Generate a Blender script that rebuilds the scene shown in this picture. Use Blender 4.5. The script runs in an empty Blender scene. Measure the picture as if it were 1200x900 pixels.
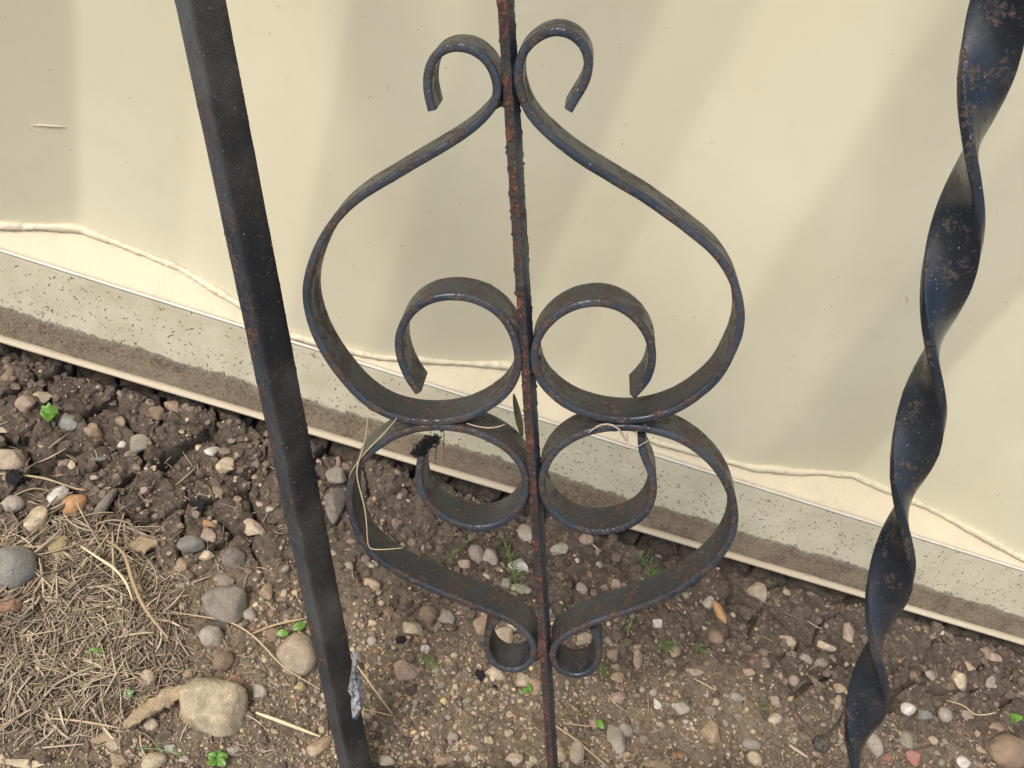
import bpy, bmesh, math, random
import numpy as np
from mathutils import Vector, Matrix
random.seed(7); rng = np.random.default_rng(7)
SC = bpy.context.scene
COL = SC.collection

# ------------------------------------------------------------------ camera
F = 1138.0                                   # focal length in pixels of the 1200 px wide photograph
def nrm(v): v = np.array(v, float); return v / np.linalg.norm(v)
Dn = nrm((-480.0, 1050.0, F))                # true "down" in camera axes (x right, y down, z forward)
e0 = nrm((0.956, 0.293, 0.133))
Xw = nrm(e0 - e0.dot(Dn) * Dn)               # the wall runs along world X
Zw = -Dn
Yw = np.cross(Zw, Xw)                        # world Y points into the wall
R = np.array([Xw, Yw, Zw])                   # camera axes -> world axes
def ray(px, py): return R @ np.array([(px - 600) / F, (py - 450) / F, 1.0])
Z_L1 = 0.70
shelf_rel = (ray(600, 481.5) * Z_L1)[2]
DROP = 0.068; GAP = 0.014
CAM = np.array([0, 0, -shelf_rel + DROP + GAP])
Z_SHELF = DROP + GAP; Z_LIP = GAP
cam_d = bpy.data.cameras.new('camera'); cam = bpy.data.objects.new('camera', cam_d); COL.objects.link(cam)
cam_d.sensor_width = 36; cam_d.lens = 36 * F / 1200; cam_d.clip_start = 0.01; cam_d.clip_end = 500
M = Matrix.Identity(4)
for j, c in enumerate(((1, 0, 0), (0, -1, 0), (0, 0, -1))):
    w = R @ np.array(c, float)
    for i in range(3): M[i][j] = w[i]
for i in range(3): M[i][3] = CAM[i]
cam.matrix_world = M; SC.camera = cam

# ------------------------------------------------------------------ light
SUN_EL, SUN_AZ = math.radians(50), math.radians(-134)    # azimuth of the sun seen from the ground, from +X towards +Y
sd = np.array([math.cos(SUN_EL) * math.cos(SUN_AZ), math.cos(SUN_EL) * math.sin(SUN_AZ), math.sin(SUN_EL)])
W = bpy.data.worlds.new('World'); SC.world = W; W.use_nodes = True
nt = W.node_tree; bg = nt.nodes['Background']
sky = nt.nodes.new('ShaderNodeTexSky'); sky.sky_type = 'NISHITA'; sky.sun_disc = False
sky.sun_elevation = SUN_EL; sky.sun_rotation = math.pi / 2 - SUN_AZ
sky.air_density = 1.0; sky.dust_density = 4.0; sky.ozone_density = 1.0
nt.links.new(sky.outputs[0], bg.inputs[0]); bg.inputs[1].default_value = 0.12
sl = bpy.data.lights.new('sun', 'SUN'); so = bpy.data.objects.new('sun', sl); COL.objects.link(so)
sl.energy = 1.5; sl.angle = math.radians(16); sl.color = (1.0, 0.955, 0.89)
so.rotation_euler = Vector(-sd).to_track_quat('-Z', 'Y').to_euler(); so.location = (0, 0, 3)
SC.view_settings.view_transform = 'Standard'; SC.view_settings.look = 'None'
SC.view_settings.exposure = 0.74; SC.view_settings.gamma = 1

# ------------------------------------------------------------------ helpers
def link(o, parent=None):
    COL.objects.link(o)
    if parent: o.parent = parent
    return o
def tag(o, label=None, cat=None, group=None, kind=None):
    if label: o['label'] = label
    if cat: o['category'] = cat
    if group: o['group'] = group
    if kind: o['kind'] = kind
    return o
def empty(name, loc=(0, 0, 0)):
    o = bpy.data.objects.new(name, None); o.location = loc; o.empty_display_size = .02
    return link(o)
def np_mesh(name, V, Fc, mat=None, smooth=True, col=None, attr=None):
    V = np.asarray(V, np.float32); Fc = np.asarray(Fc, np.int32); k = Fc.shape[1]
    me = bpy.data.meshes.new(name)
    me.vertices.add(len(V)); me.vertices.foreach_set('co', V.ravel())
    me.loops.add(Fc.size); me.loops.foreach_set('vertex_index', Fc.ravel())
    me.polygons.add(len(Fc)); me.polygons.foreach_set('loop_start', np.arange(0, Fc.size, k, dtype=np.int32))
    me.polygons.foreach_set('loop_total', np.full(len(Fc), k, np.int32))
    me.update(calc_edges=True); me.validate()
    me.polygons.foreach_set('use_smooth', np.full(len(me.polygons), smooth, bool))
    if col is not None:
        a = me.color_attributes.new('tint', 'FLOAT_COLOR', 'POINT')
        c4 = np.ones((len(V), 4), np.float32); c4[:, :3] = col; a.data.foreach_set('color', c4.ravel())
    if attr is not None:
        for nme, arr in attr.items():
            a = me.attributes.new(nme, 'FLOAT', 'POINT'); a.data.foreach_set('value', np.asarray(arr, np.float32).ravel())
    if mat: me.materials.append(mat)
    return me
def mobj(name, V, Fc, mat, parent=None, **k):
    return link(bpy.data.objects.new(name, np_mesh(name, V, Fc, mat, **k)), parent)
# lattice noise
TAB = rng.random((256, 256)).astype(np.float64)
def vn(x, y):
    xi = np.floor(x).astype(int); yi = np.floor(y).astype(int); fx = x - xi; fy = y - yi
    fx = fx * fx * (3 - 2 * fx); fy = fy * fy * (3 - 2 * fy)
    a = TAB[xi & 255, yi & 255]; b = TAB[(xi + 1) & 255, yi & 255]; c = TAB[xi & 255, (yi + 1) & 255]; d = TAB[(xi + 1) & 255, (yi + 1) & 255]
    return (a + (b - a) * fx) * (1 - fy) + (c + (d - c) * fx) * fy
def fbm(x, y, s, o=4, rough=.5):
    r = 0; a = 1; t = 0; x = x / s; y = y / s
    for i in range(o):
        r = r + a * (vn(x + 37.1 * i, y + 11.7 * i) - .5); t += a; a *= rough; x = x * 2.03; y = y * 2.03
    return r / t * 2
J1 = rng.random((256, 256)); J2 = rng.random((256, 256)); J3 = rng.random((256, 256))
def worley(x, y, s):
    x = x / s; y = y / s; xi = np.floor(x).astype(int); yi = np.floor(y).astype(int)
    f1 = np.full(x.shape, 9.); f2 = np.full(x.shape, 9.); idv = np.zeros(x.shape)
    for dx in (-1, 0, 1):
        for dy in (-1, 0, 1):
            cx = xi + dx; cy = yi + dy
            d = np.hypot(cx + J1[cx & 255, cy & 255] - x, cy + J2[cx & 255, cy & 255] - y)
            near = d < f1
            f2 = np.where(near, f1, np.minimum(f2, d)); idv = np.where(near, J3[cx & 255, cy & 255], idv); f1 = np.where(near, d, f1)
    return f1, f2, idv
def sst(a, b, x): t = np.clip((x - a) / (b - a), 0, 1); return t * t * (3 - 2 * t)

def on_z(px, py, z):
    r = ray(px, py); t = (z - CAM[2]) / r[2]; return CAM + r * t
# ------------------------------------------------------------------ materials
class NT:
    def __init__(s, name):
        s.m = bpy.data.materials.new(name); s.m.use_nodes = True; s.t = s.m.node_tree; s.b = s.t.nodes['Principled BSDF']
    def n(s, typ, **k):
        nd = s.t.nodes.new(typ)
        for a, v in k.items():
            if a.startswith('i_'):
                nd.inputs[int(a[2:]) if a[2:].isdigit() else a[2:].replace('_', ' ')].default_value = v
            else: setattr(nd, a, v)
        return nd
    def l(s, a, b): s.t.links.new(a, b)
    def coord(s, kind='Object', scale=(1, 1, 1), rot=(0, 0, 0)):
        tc = s.n('ShaderNodeTexCoord'); mp = s.n('ShaderNodeMapping'); mp.inputs['Scale'].default_value = scale; mp.inputs['Rotation'].default_value = rot
        s.l(tc.outputs[kind], mp.inputs[0]); return mp.outputs[0]
    def noise(s, co, scale, detail=4, rough=.55, dist=0):
        nd = s.n('ShaderNodeTexNoise'); nd.inputs['Scale'].default_value = scale; nd.inputs['Detail'].default_value = detail
        nd.inputs['Roughness'].default_value = rough; nd.inputs['Distortion'].default_value = dist
        s.l(co, nd.inputs['Vector']); return nd.outputs[0]
    def ramp(s, f, stops):
        r = s.n('ShaderNodeValToRGB'); cr = r.color_ramp
        while len(cr.elements) < len(stops): cr.elements.new(.5)
        for e, (p, c) in zip(cr.elements, stops):
            e.position = p; e.color = (*c, 1) if isinstance(c, tuple) else (c, c, c, 1)
        s.l(f, r.inputs[0]); return r.outputs[0]
    def mix(s, f, a, b, mode='MIX'):
        m = s.n('ShaderNodeMix', data_type='RGBA', blend_type=mode)
        for sock, v in ((m.inputs[0], f), (m.inputs[6], a), (m.inputs[7], b)):
            if isinstance(v, (int, float)): sock.default_value = v
            elif isinstance(v, tuple): sock.default_value = (*v, 1)
            else: s.l(v, sock)
        return m.outputs[2]
    def math(s, op, a, b=0.0, clamp=False):
        m = s.n('ShaderNodeMath', operation=op, use_clamp=clamp)
        for sock, v in ((m.inputs[0], a), (m.inputs[1], b)):
            if isinstance(v, (int, float)): sock.default_value = v
            else: s.l(v, sock)
        return m.outputs[0]
    def bump(s, h, dist, strength=1.0, prev=None):
        b = s.n('ShaderNodeBump'); b.inputs['Strength'].default_value = strength; b.inputs['Distance'].default_value = dist
        s.l(h, b.inputs['Height'])
        if prev: s.l(prev, b.inputs['Normal'])
        return b.outputs[0]
    def out(s, col=None, rough=None, normal=None, spec=None, metal=None):
        for nm, v in (('Base Color', col), ('Roughness', rough), ('Normal', normal), ('Specular IOR Level', spec), ('Metallic', metal)):
            if v is None: continue
            if isinstance(v, (int, float)): s.b.inputs[nm].default_value = v
            elif isinstance(v, tuple): s.b.inputs[nm].default_value = (*v, 1)
            else: s.l(v, s.b.inputs[nm])
        return s.m

def iron(name, rust=.5, paint=(.020, .026, .036), dust=.4, rough=.38, hot=1.0, spec=.5, bmp=.0011):
    m = NT(name); co = m.coord('Object')
    n1 = m.noise(co, 90, 8, .72, .2); n2 = m.noise(co, 420, 5, .7); n3 = m.noise(co, 28, 3, .5); nf = m.noise(co, 1500, 3, .6)
    rustmix = m.math('ADD', m.math('MULTIPLY', n1, .6), m.math('MULTIPLY', n2, .4))
    c = .60 - .16 * rust
    rm = m.ramp(rustmix, [(c, 0.0), (c + .07, 1.0)])
    rcol = m.ramp(n2, [(.3, (.026, .015, .012)), (.5, (.060 * hot, .031, .023)), (.66, (.115 * hot, .055 * (1 + .2 * (hot - 1)), .034)), (.8, (.20 * hot, .105, .06))])
    pcol = m.mix(m.ramp(n3, [(.35, 0.0), (.65, 1.0)]), paint, (paint[0] * 2.2, paint[1] * 2.0, paint[2] * 1.7))
    dm = m.ramp(m.math('ADD', m.math('MULTIPLY', nf, .5), m.math('MULTIPLY', n3, .5)), [(.60 - .13 * dust, 0.0), (.74, 1.0)])
    pcol = m.mix(m.math('MULTIPLY', dm, .55), pcol, (.125, .115, .10))
    sp = m.ramp(m.noise(co, 900, 2, .5), [(.725, 0.0), (.745, 1.0)])
    col = m.mix(m.math('MULTIPLY', rm, .92), pcol, rcol)
    col = m.mix(m.math('MULTIPLY', sp, .7), col, (.42, .42, .40))
    ro = m.math('ADD', m.math('MULTIPLY', rm, .42), m.math('ADD', rough, m.math('MULTIPLY', dm, .25)), True)
    nb = m.bump(m.math('ADD', m.math('MULTIPLY', rm, m.noise(co, 700, 4, .7)), m.math('MULTIPLY', n2, .35)), bmp, .9)
    return m.out(col, ro, nb, spec)
M_IRON = iron('black_iron', .42)
M_IRON_SCROLL = iron('scroll_iron', .60, (.010, .013, .018), .32, .32, .95, .5)
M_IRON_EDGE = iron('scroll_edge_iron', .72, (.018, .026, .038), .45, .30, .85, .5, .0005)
M_IRON_RUSTY = iron('rusted_iron', .88, (.022, .022, .024), .6, .45, 1.35)
M_IRON_POST = iron('post_iron', .22, (.014, .014, .014), .75, .5, 1.0, .35)  # near-black base paints in the faces that reflect no sky
M_IRON_POST_FACE = iron('post_weathered_skytint_iron', .52, (.012, .021, .034), 1.0, .36, 1.3, .6)  # rust flecks are wear; the blue tint paints sky reflected in this face
M_IRON_TWIST = iron('twisted_iron', .38, (.008, .012, .019), .25, .22, .8, .6, .0005)

def cream(name, base, specks=.5, rough=.45, grime=.5, fine=.0003):
    m = NT(name); co = m.coord('Object')
    big = m.noise(co, 5, 4, .5); mid = m.noise(co, 60, 5, .6); fi = m.noise(co, 900, 3, .6)
    c2 = tuple(b * k for b, k in zip(base, (.90, .885, .85)))
    col = m.mix(m.ramp(big, [(.35, 0.0), (.7, 1.0)]), base, c2)
    col = m.mix(m.math('MULTIPLY', m.ramp(mid, [(.5, 0.0), (.75, 1.0)]), .22 * grime), col, (.42, .36, .26))
    v = m.n('ShaderNodeTexVoronoi'); v.inputs['Scale'].default_value = 120; v.inputs['Randomness'].default_value = 1; m.l(co, v.inputs['Vector'])
    sm = m.ramp(m.math('ADD', v.outputs[0], m.math('MULTIPLY', m.math('SUBTRACT', .74, m.noise(co, 38, 2, .5)), .55)), [(.06 + .03 * specks, 1.0), (.10 + .03 * specks, 0.0)])
    col = m.mix(m.math('MULTIPLY', sm, .45), col, (.30, .24, .16))
    sc_ = m.ramp(m.noise(m.coord('Object', (1, 1, .18), (0, .5, 0)), 130, 6, .75), [(.60, 0.0), (.74, 1.0)])
    col = m.mix(m.math('MULTIPLY', sc_, .16 * grime), col, (.50, .42, .30))
    nb = m.bump(m.math('ADD', fi, m.math('MULTIPLY', mid, .8)), fine, .35)
    return m.out(col, rough, nb, .4)
M_WALL = cream('cream_cladding', (.625, .595, .445), .5, .36, .4, .00012)
M_BEAD = cream('cream_sealant', (.60, .55, .41), .6, .5, 1.0, .0012)
M_FILL = cream('filler', (.61, .545, .40), .9, .8, 1.5, .003)
M_RIM = cream('rim', (.60, .585, .51), 2.0, .4, 2.5, .0008)
def flashing_mat():
    m = NT('cream_flashing'); co = m.coord('Object')
    tc = m.n('ShaderNodeUVMap'); sep = m.n('ShaderNodeSeparateXYZ'); m.l(tc.outputs[0], sep.inputs[0])
    v = sep.outputs[1]
    base = m.mix(m.ramp(m.noise(co, 45, 5, .6), [(.38, 0.0), (.68, 1.0)]), (.49, .46, .345), (.41, .38, .275))
    edge = m.math('ADD', v, m.math('MULTIPLY', m.math('SUBTRACT', m.noise(co, 55, 8, .78), .5), .26))
    d1 = m.ramp(edge, [(.27, 1.0), (.315, .8), (.36, 0.0)])
    dirtc = m.mix(m.ramp(m.noise(co, 420, 6, .85), [(.38, 0.0), (.62, 1.0)]), (.060, .042, .028), (.27, .205, .14))
    dirtc = m.mix(m.ramp(m.noise(co, 30, 5, .7), [(.42, 0.0), (.62, .55)]), dirtc, (.30, .245, .17))
    fad = m.ramp(edge, [(.3, 1.0), (.55, 0.0)])
    sp = m.math('MULTIPLY', m.ramp(m.noise(co, 600, 4, .8), [(.62, 0.0), (.7, 1.0)]), fad)
    col = m.mix(m.math('MULTIPLY', sp, .7), base, (.2, .16, .11))
    # dark clay flecks
    mp = m.coord('Object', (1, 1, 1), (.4, .2, .5))
    fl = m.ramp(m.noise(co, 520, 5, .8, 1.6), [(.655, 0.0), (.69, 1.0)])
    col = m.mix(m.math('MULTIPLY', fl, .75), col, (.12, .11, .075))
    col = m.mix(m.math('MULTIPLY', d1, .96), col, dirtc)
    nb = m.bump(m.math('ADD', m.math('MULTIPLY', m.noise(co, 500, 5, .75), m.math('ADD', d1, .12)), m.math('MULTIPLY', d1, .5)), .002, .8)
    return m.out(col, m.math('ADD', m.math('MULTIPLY', d1, .4), .5), nb, .35)
M_FLASH = flashing_mat()
M_LIP = cream('cream_lip', (.49, .43, .315), 2.2, .6, 3.0, .0015)

def soil_mat():
    m = NT('soil'); co = m.coord('Object')
    at = m.n('ShaderNodeAttribute', attribute_name='sand'); sand = at.outputs['Fac']
    at2 = m.n('ShaderNodeAttribute', attribute_name='deep'); deep = at2.outputs['Fac']
    nA = m.noise(co, 35, 5, .6); nB = m.noise(co, 260, 6, .72); nC = m.noise(co, 1200, 4, .7)
    clay = m.mix(m.ramp(nA, [(.35, 0.0), (.68, 1.0)]), (.092, .070, .054), (.162, .127, .099))
    clay = m.mix(m.ramp(nB, [(.40, 0.0), (.72, .75)]), clay, (.26, .212, .165))
    sandc = m.mix(m.ramp(nA, [(.3, 0.0), (.7, 1.0)]), (.20, .155, .108), (.315, .25, .175))
    sandc = m.mix(m.ramp(nB, [(.52, 0.0), (.75, 1.0)]), sandc, (.42, .34, .24))
    sandc = m.mix(m.ramp(nB, [(.28, 1.0), (.44, 0.0)]), sandc, (.085, .062, .045))
    col = m.mix(sand, clay, sandc)
    gr = m.ramp(nC, [(.3, .62), (.55, 1.0), (.75, 1.5)])
    col = m.mix(1.0, col, gr, 'MULTIPLY')
    nb = m.bump(nB, .0045, .9); nb = m.bump(nC, .0012, .9, nb)
    return m.out(col, .95, nb, .2)
M_SOIL = soil_mat()
def obj_col(name, tint=False, rough=.75, var=.35, ns=90, bump=.0012, spec=.3, dusty=0):
    m = NT(name); co = m.coord('Object')
    if tint: base = m.n('ShaderNodeAttribute', attribute_name='tint').outputs['Color']; oi = None
    else: oi = m.n('ShaderNodeObjectInfo'); base = oi.outputs['Color']
    if oi:
        gp = m.n('ShaderNodeNewGeometry'); va = m.n('ShaderNodeVectorMath', operation='ADD'); m.l(gp.outputs['Position'], va.inputs[0]); mu = m.math('MULTIPLY', oi.outputs['Random'], 7.0); m.l(mu, va.inputs[1]); co = va.outputs[0]
    a = m.noise(co, ns, 5, .62, .4); b = m.noise(co, ns * 7, 4, .7)
    f1 = m.ramp(a, [(.25, 1 - var), (.5, 1.0), (.78, 1 + var * .9)])
    col = m.mix(1.0, base, f1, 'MULTIPLY')
    col = m.mix(m.math('MULTIPLY', m.ramp(b, [(.56, 0.0), (.72, 1.0)]), .35), col, (.50, .43, .33))
    col = m.mix(m.math('MULTIPLY', m.ramp(b, [(.27, 1.0), (.42, 0.0)]), .45), col, (.07, .052, .04))
    if dusty: col = m.mix(m.math('MULTIPLY', m.ramp(m.noise(co, ns * 2.2, 6, .7), [(.40, 0.0), (.62, 1.0)]), dusty), col, (.26, .21, .155))
    nb = m.bump(m.math('ADD', a, m.math('MULTIPLY', b, .5)), bump, .7)
    return m.out(col, rough, nb, spec)
M_STONE = obj_col('stone', bump=.0034, ns=110, var=.4, rough=.75, dusty=.55)
M_GRAVEL = obj_col('gravel', True, .85, .3, 260, .0008, dusty=.4)
M_CLOD = obj_col('clod', True, .95, .3, 200, .0025, spec=.15)
M_STRAW = obj_col('straw', True, .6, .2, 150, .0002)
M_STRAW1 = obj_col('straw_single', False, .55, .2, 150, .0002)
def leaf_mat():
    m = NT('leaf'); co = m.coord('Object'); oi = m.n('ShaderNodeObjectInfo')
    col = m.mix(1.0, oi.outputs['Color'], m.ramp(m.noise(co, 300, 4, .6), [(.3, .7), (.7, 1.3)]), 'MULTIPLY')
    m.b.inputs['Subsurface Weight'].default_value = .15; m.b.inputs['Subsurface Radius'].default_value = (.002, .003, .001)
    return m.out(col, .4, None, .5)
M_LEAF = leaf_mat()
M_CHAR = NT('char'); _c = M_CHAR.coord('Object'); M_CHAR = M_CHAR.out((.012, .012, .014), .55, M_CHAR.bump(M_CHAR.noise(_c, 700, 4, .7), .002, 1.0), .4)
def flake_mat():
    m = NT('flaked_metal'); co = m.coord('Object')
    n = m.noise(co, 300, 5, .7, .8)
    col = m.ramp(n, [(.40, (.10, .10, .105)), (.50, (.33, .33, .34)), (.62, (.52, .52, .54))])
    return m.out(col, .5, m.bump(n, .003, 1.0), .5)
M_FLAKE = flake_mat()

# ------------------------------------------------------------------ wall
def lin(pa, pb, z):            # straight world line through two back-projected picture points at height z
    A = on_z(*pa, z); B = on_z(*pb, z); k = (B[1] - A[1]) / (B[0] - A[0])
    return lambda x: A[1] + k * (x - A[0])
L1 = lin((0, 294), (1200, 669), Z_SHELF)
L2 = lin((0, 401), (1200, 756), Z_LIP)
XL, XR = -3.2, 3.2
bead_px = [(-330, 150), (-240, 196), (-90, 263), (0, 265), (93, 267), (212, 314), (335, 391), (434, 417), (480, 421), (592, 428), (660, 450), (768, 518), (885, 548), (1000, 556), (1100, 600), (1200, 655),
           (1300, 690), (1420, 704), (1530, 740), (1600, 780)]
bp = []
for px, py in bead_px:
    f0 = on_z(px, py, Z_SHELF); o0 = max(f0[1] - L1(f0[0]), .004); lo, hi = 0., .12
    for _ in range(40):
        mz = (lo + hi) / 2; q = on_z(px, py, Z_SHELF + mz)
        if q[1] - L1(q[0]) > .62 * o0: lo = mz
        else: hi = mz
    q = on_z(px, py, Z_SHELF + lo) if o0 > .0041 else np.array([f0[0], L1(f0[0]) + .003, Z_SHELF])
    bp.append([q[0], q[1], q[2] - Z_SHELF])
bp = np.array(bp)
o = np.argsort(bp[:, 0]); bp = bp[o]
off = bp[:, 1] - L1(bp[:, 0])
period = bp[-1, 0] - bp[0, 0]
xs = np.arange(XL, XR, .004)
tt = (xs - bp[0, 0]) % period + bp[0, 0]
prof = np.interp(tt, bp[:, 0], off)
ker = np.exp(-np.linspace(-2.4, 2.4, 5) ** 2); ker /= ker.sum()
prof = np.convolve(np.pad(prof, 2, 'edge'), ker, 'valid')
rise = np.interp(tt, bp[:, 0], bp[:, 2]); rise = np.convolve(np.pad(rise, 2, 'edge'), ker, 'valid')
wall_y = L1(xs) + prof
def wy(x): return float(np.interp(x, xs, wall_y))
def wz(x): return float(np.interp(x, xs, rise))
wall = empty('cladding_wall', (0, L1(0) + .02, 0)); WO = np.array(wall.location)
tag(wall, 'cream coated sheet-metal wall with shallow folds behind the iron railing', 'wall')
zs = np.concatenate([np.linspace(Z_SHELF - .002, .6, 30), np.linspace(.7, 2.6, 12)])
Vv = []; n = len(xs)
for z in zs:
    buck = .0012 * fbm(xs, xs * 0 + z, .35, 2) * min(1, (z - Z_SHELF) / .1 + .0)
    Vv.append(np.stack([xs, wall_y + buck, np.full(n, z)], 1))
for z in zs[::-1]: Vv.append(np.stack([xs, wall_y + .05, np.full(n, z)], 1))
V = np.concatenate(Vv) - WO
def grid_faces(rows, cols, wrap=False):
    a = np.arange(rows * cols).reshape(rows, cols)
    if wrap: a = np.concatenate([a, a[:1]], 0)
    return np.stack([a[:-1, :-1], a[:-1, 1:], a[1:, 1:], a[1:, :-1]], -1).reshape(-1, 4)
sh = mobj('cladding_sheet', V, grid_faces(len(Vv), n, True), M_WALL, wall); sh.data.set_sharp_from_angle(angle=math.radians(45))
# filler shelf between the folds and the rim (a solid slab)
fx = xs; q = []
hh = .0012 * fbm(fx, fx * 0, .03, 3)
for (t, z) in ((0, -.012), (0, 0), (.1, .0012), (.3, .0016), (.5, .001), (.7, .002), (.9, .003), (1, .004), (1, -.012)):
    yy = L1(fx) + .0015 + (wall_y - L1(fx) + .004) * t
    q.append(np.stack([fx, yy, 0 * fx + Z_SHELF + z + rise * (t if z >= 0 else 0) + (.0010 * fbm(fx, fx * 0 + t * .2, .012, 3) if z >= 0 and 0 < t < 1 else 0)], 1))
mobj('filler_strip', np.concatenate(q) - WO, grid_faces(len(q), n, True)[:, ::-1], M_FILL, wall)
# sealant bead: squeezed tube following the fold line
def tube_np(P, Rr, k=8, closed_ends=True):
    P = np.asarray(P, float); Rr = np.broadcast_to(np.asarray(Rr, float), (len(P),))
    T = np.gradient(P, axis=0); T /= np.linalg.norm(T, axis=1)[:, None] + 1e-12
    up = np.array([0, 0, 1.]) if abs(T[0, 2]) < .9 else np.array([0, 1., 0])
    A = np.cross(T, up); bad = np.linalg.norm(A, axis=1) < 1e-3; A[bad] = np.cross(T[bad], np.array([1., 0, 0])); A /= np.linalg.norm(A, axis=1)[:, None]
    B = np.cross(T, A)
    an = np.arange(k) / k * 2 * np.pi
    V = (P[:, None] + Rr[:, None, None] * (np.cos(an)[None, :, None] * A[:, None] + np.sin(an)[None, :, None] * B[:, None])).reshape(-1, 3)
    a = np.arange(len(P) * k).reshape(-1, k); b = np.roll(a, -1, 1)
    Fq = np.stack([a[:-1], b[:-1], b[1:], a[1:]], -1).reshape(-1, 4)
    return V, Fq
bx_ = np.arange(-1.2, 1.6, .0015)
by_ = np.array([wy(x) for x in bx_]) - .0015
P = np.stack([bx_, by_, Z_SHELF + .0015 + np.array([wz(x) for x in bx_]) + .0012 * fbm(bx_, bx_ * 0 + 3, .02, 3)], 1)
Vb, Fb = tube_np(P, .0026 + .0014 * fbm(bx_, bx_ * 0 + 9, .018, 4), 10)
Vb += (.0006 * rng.standard_normal(len(Vb)))[:, None] * np.array([0, -.6, .5])
mobj('sealant_bead', Vb - WO, Fb, M_BEAD, wall)
# flashing face with rolled rim and lip
fx = np.arange(XL, XR, .006); n2 = len(fx)
rows = []; vv = []
def prow(fy, z, v): rows.append(np.stack([fx, fy, np.full(n2, z)], 1)); vv.append(v)
lip = L2(fx); top = L1(fx)
prow(top + .003, Z_SHELF - .030, 1.0); prow(top + .0015, Z_SHELF + .001, 1.0)
for i in range(25):
    t = i / 24
    yy = top + (lip + .0040 - top) * t; zz = Z_SHELF - .0005 + (Z_LIP + .0022 - Z_SHELF) * t
    rows.append(np.stack([fx, yy, zz + .0003 * fbm(fx, fx * 0 + t, .05, 2)], 1)); vv.append(1 - t)
prow(lip + .0120, Z_LIP - .008, 0.0); prow(top + .004, Z_LIP - .008, 0.0)
Vf = np.concatenate(rows) - WO
fo = mobj('base_flashing', Vf, grid_faces(len(rows), n2, True), M_FLASH, wall)
uv = fo.data.uv_layers.new(name='UVMap'); vid = np.empty(len(fo.data.loops), np.int32); fo.data.loops.foreach_get('vertex_index', vid)
uvv = np.stack([np.tile(fx, len(rows)), np.repeat(vv, n2)], 1)[vid]; uv.data.foreach_set('uv', uvv.astype(np.float32).ravel())
def strip(name, pts, mat, wob=0):   # closed section following the wall, pts = functions (y(x), z)
    rr = [np.stack([fx, y, z + wob * fbm(fx, fx * 0 + i, .03, 3)], 1) for i, (y, z) in enumerate(pts)]
    return mobj(name, np.concatenate(rr) - WO, grid_faces(len(rr), n2, True), mat, wall)
c = Z_LIP
strip('flashing_lip', [(lip + .0044, c + .0030), (lip + .0018, c + .0016), (lip + .0004, c + .0010), (lip + .0, c + .0002), (lip + .0003, c - .0012), (lip + .0044, c - .0014)], M_LIP, .0005)
c = Z_SHELF
strip('flashing_rim', [(top + .0010, c + .0014), (top - .0001, c + .0016), (top - .0009, c + .0009), (top - .0009, c - .0003), (top + .0001, c - .0006), (top + .0010, c + .0)], M_RIM, .0002)

# ------------------------------------------------------------------ soil sheet
def lipd(x, y): return L2(x) - y           # distance in front of the flashing lip
def fields(x, y):
    d = lipd(x, y)
    dd = d + .05 * fbm(x, y, .16, 3) + .012 * np.clip(-x * 2, -1, 1)
    sand = sst(.075, .15, dd)
    return d, sand
def ground_h(x, y, full=True):
    x = np.asarray(x, float); y = np.asarray(y, float)
    d, sand = fields(x, y); clay = 1 - sand
    h = .006 * fbm(x, y, .12, 3) + .004 * fbm(x, y, .035, 3)
    wx = x + .006 * fbm(x + 5, y, .03, 2); wyy = y + .006 * fbm(x, y + 5, .03, 2)
    f1, f2, idv = worley(wx, wyy, .017)
    h = h + clay * ((.45 - np.maximum(f1, .22)) * .0060 + (idv - .5) * .0055) + clay * .0035 * fbm(x, y, .011, 3, .6)
    g1, g2, gid = worley(wx * 1.03 + 3, wyy, .036)
    ed = (g2 - g1) * .036
    crackm = clay * sst(-.12, .12, fbm(x, y, .1, 2)+.08)
    crack = (1 - sst(.0, .0034, ed * (1 + .8 * fbm(x, y, .02, 2)))) * crackm
    h = h + crackm * (gid - .5) * .008 - crack * .014
    if full:
        k1, k2, kid = worley(x + 1, y, .0055)
        h = h + (.5 - k1) * (.0016 + .0012 * sand) * (kid > .35) + .0011 * fbm(x, y, .006, 3)
    h = h + .004 * sst(.04, .0, d) - sst(0.006, -.01, d) * .012
    return h, sand, crack
def gh(x, y): return float(ground_h(np.array([x]), np.array([y]), False)[0][0])
def gpt(px, py, dz=0.0):
    z = 0
    for _ in range(6): p = on_z(px, py, z); z = gh(p[0], p[1]) + dz
    return np.array([p[0], p[1], z])
cs = [on_z(px, py, 0) for px, py in ((-60, 330), (1260, 730), (-60, 960), (1260, 960))]
x0 = min(c[0] for c in cs) - .03; x1 = max(c[0] for c in cs) + .03; y0 = min(c[1] for c in cs) - .03; y1 = max(L2(x0), L2(x1)) + .03
def axis(a, b, st):
    core = np.arange(a, b, st); g = [a]; s = st
    while a - g[-1] < 60: s *= 1.35; g.append(g[-1] - s)
    h = [core[-1]]; s = st
    while h[-1] - b < 60: s *= 1.35; h.append(h[-1] + s)
    return np.concatenate([np.array(g[1:])[::-1], core, np.array(h[1:])])
ax = axis(x0, x1, .00115); ay = axis(y0, y1, .00115)
GX, GY = np.meshgrid(ax, ay)
GH, GS, GC = ground_h(GX, GY)
far = np.maximum(np.maximum(x0 - GX, GX - x1), np.maximum(y0 - GY, GY - y1)); GH = GH * (1 - sst(.1, .6, far)) + .0
print('ground grid', GX.shape, 'cam h', CAM[2], 'extent', x0, x1, y0, y1)
mobj('ground', np.stack([GX.ravel(), GY.ravel(), GH.ravel()], 1), grid_faces(*GX.shape), M_SOIL, attr={'sand': GS, 'deep': GC})['kind'] = 'structure'

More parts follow.
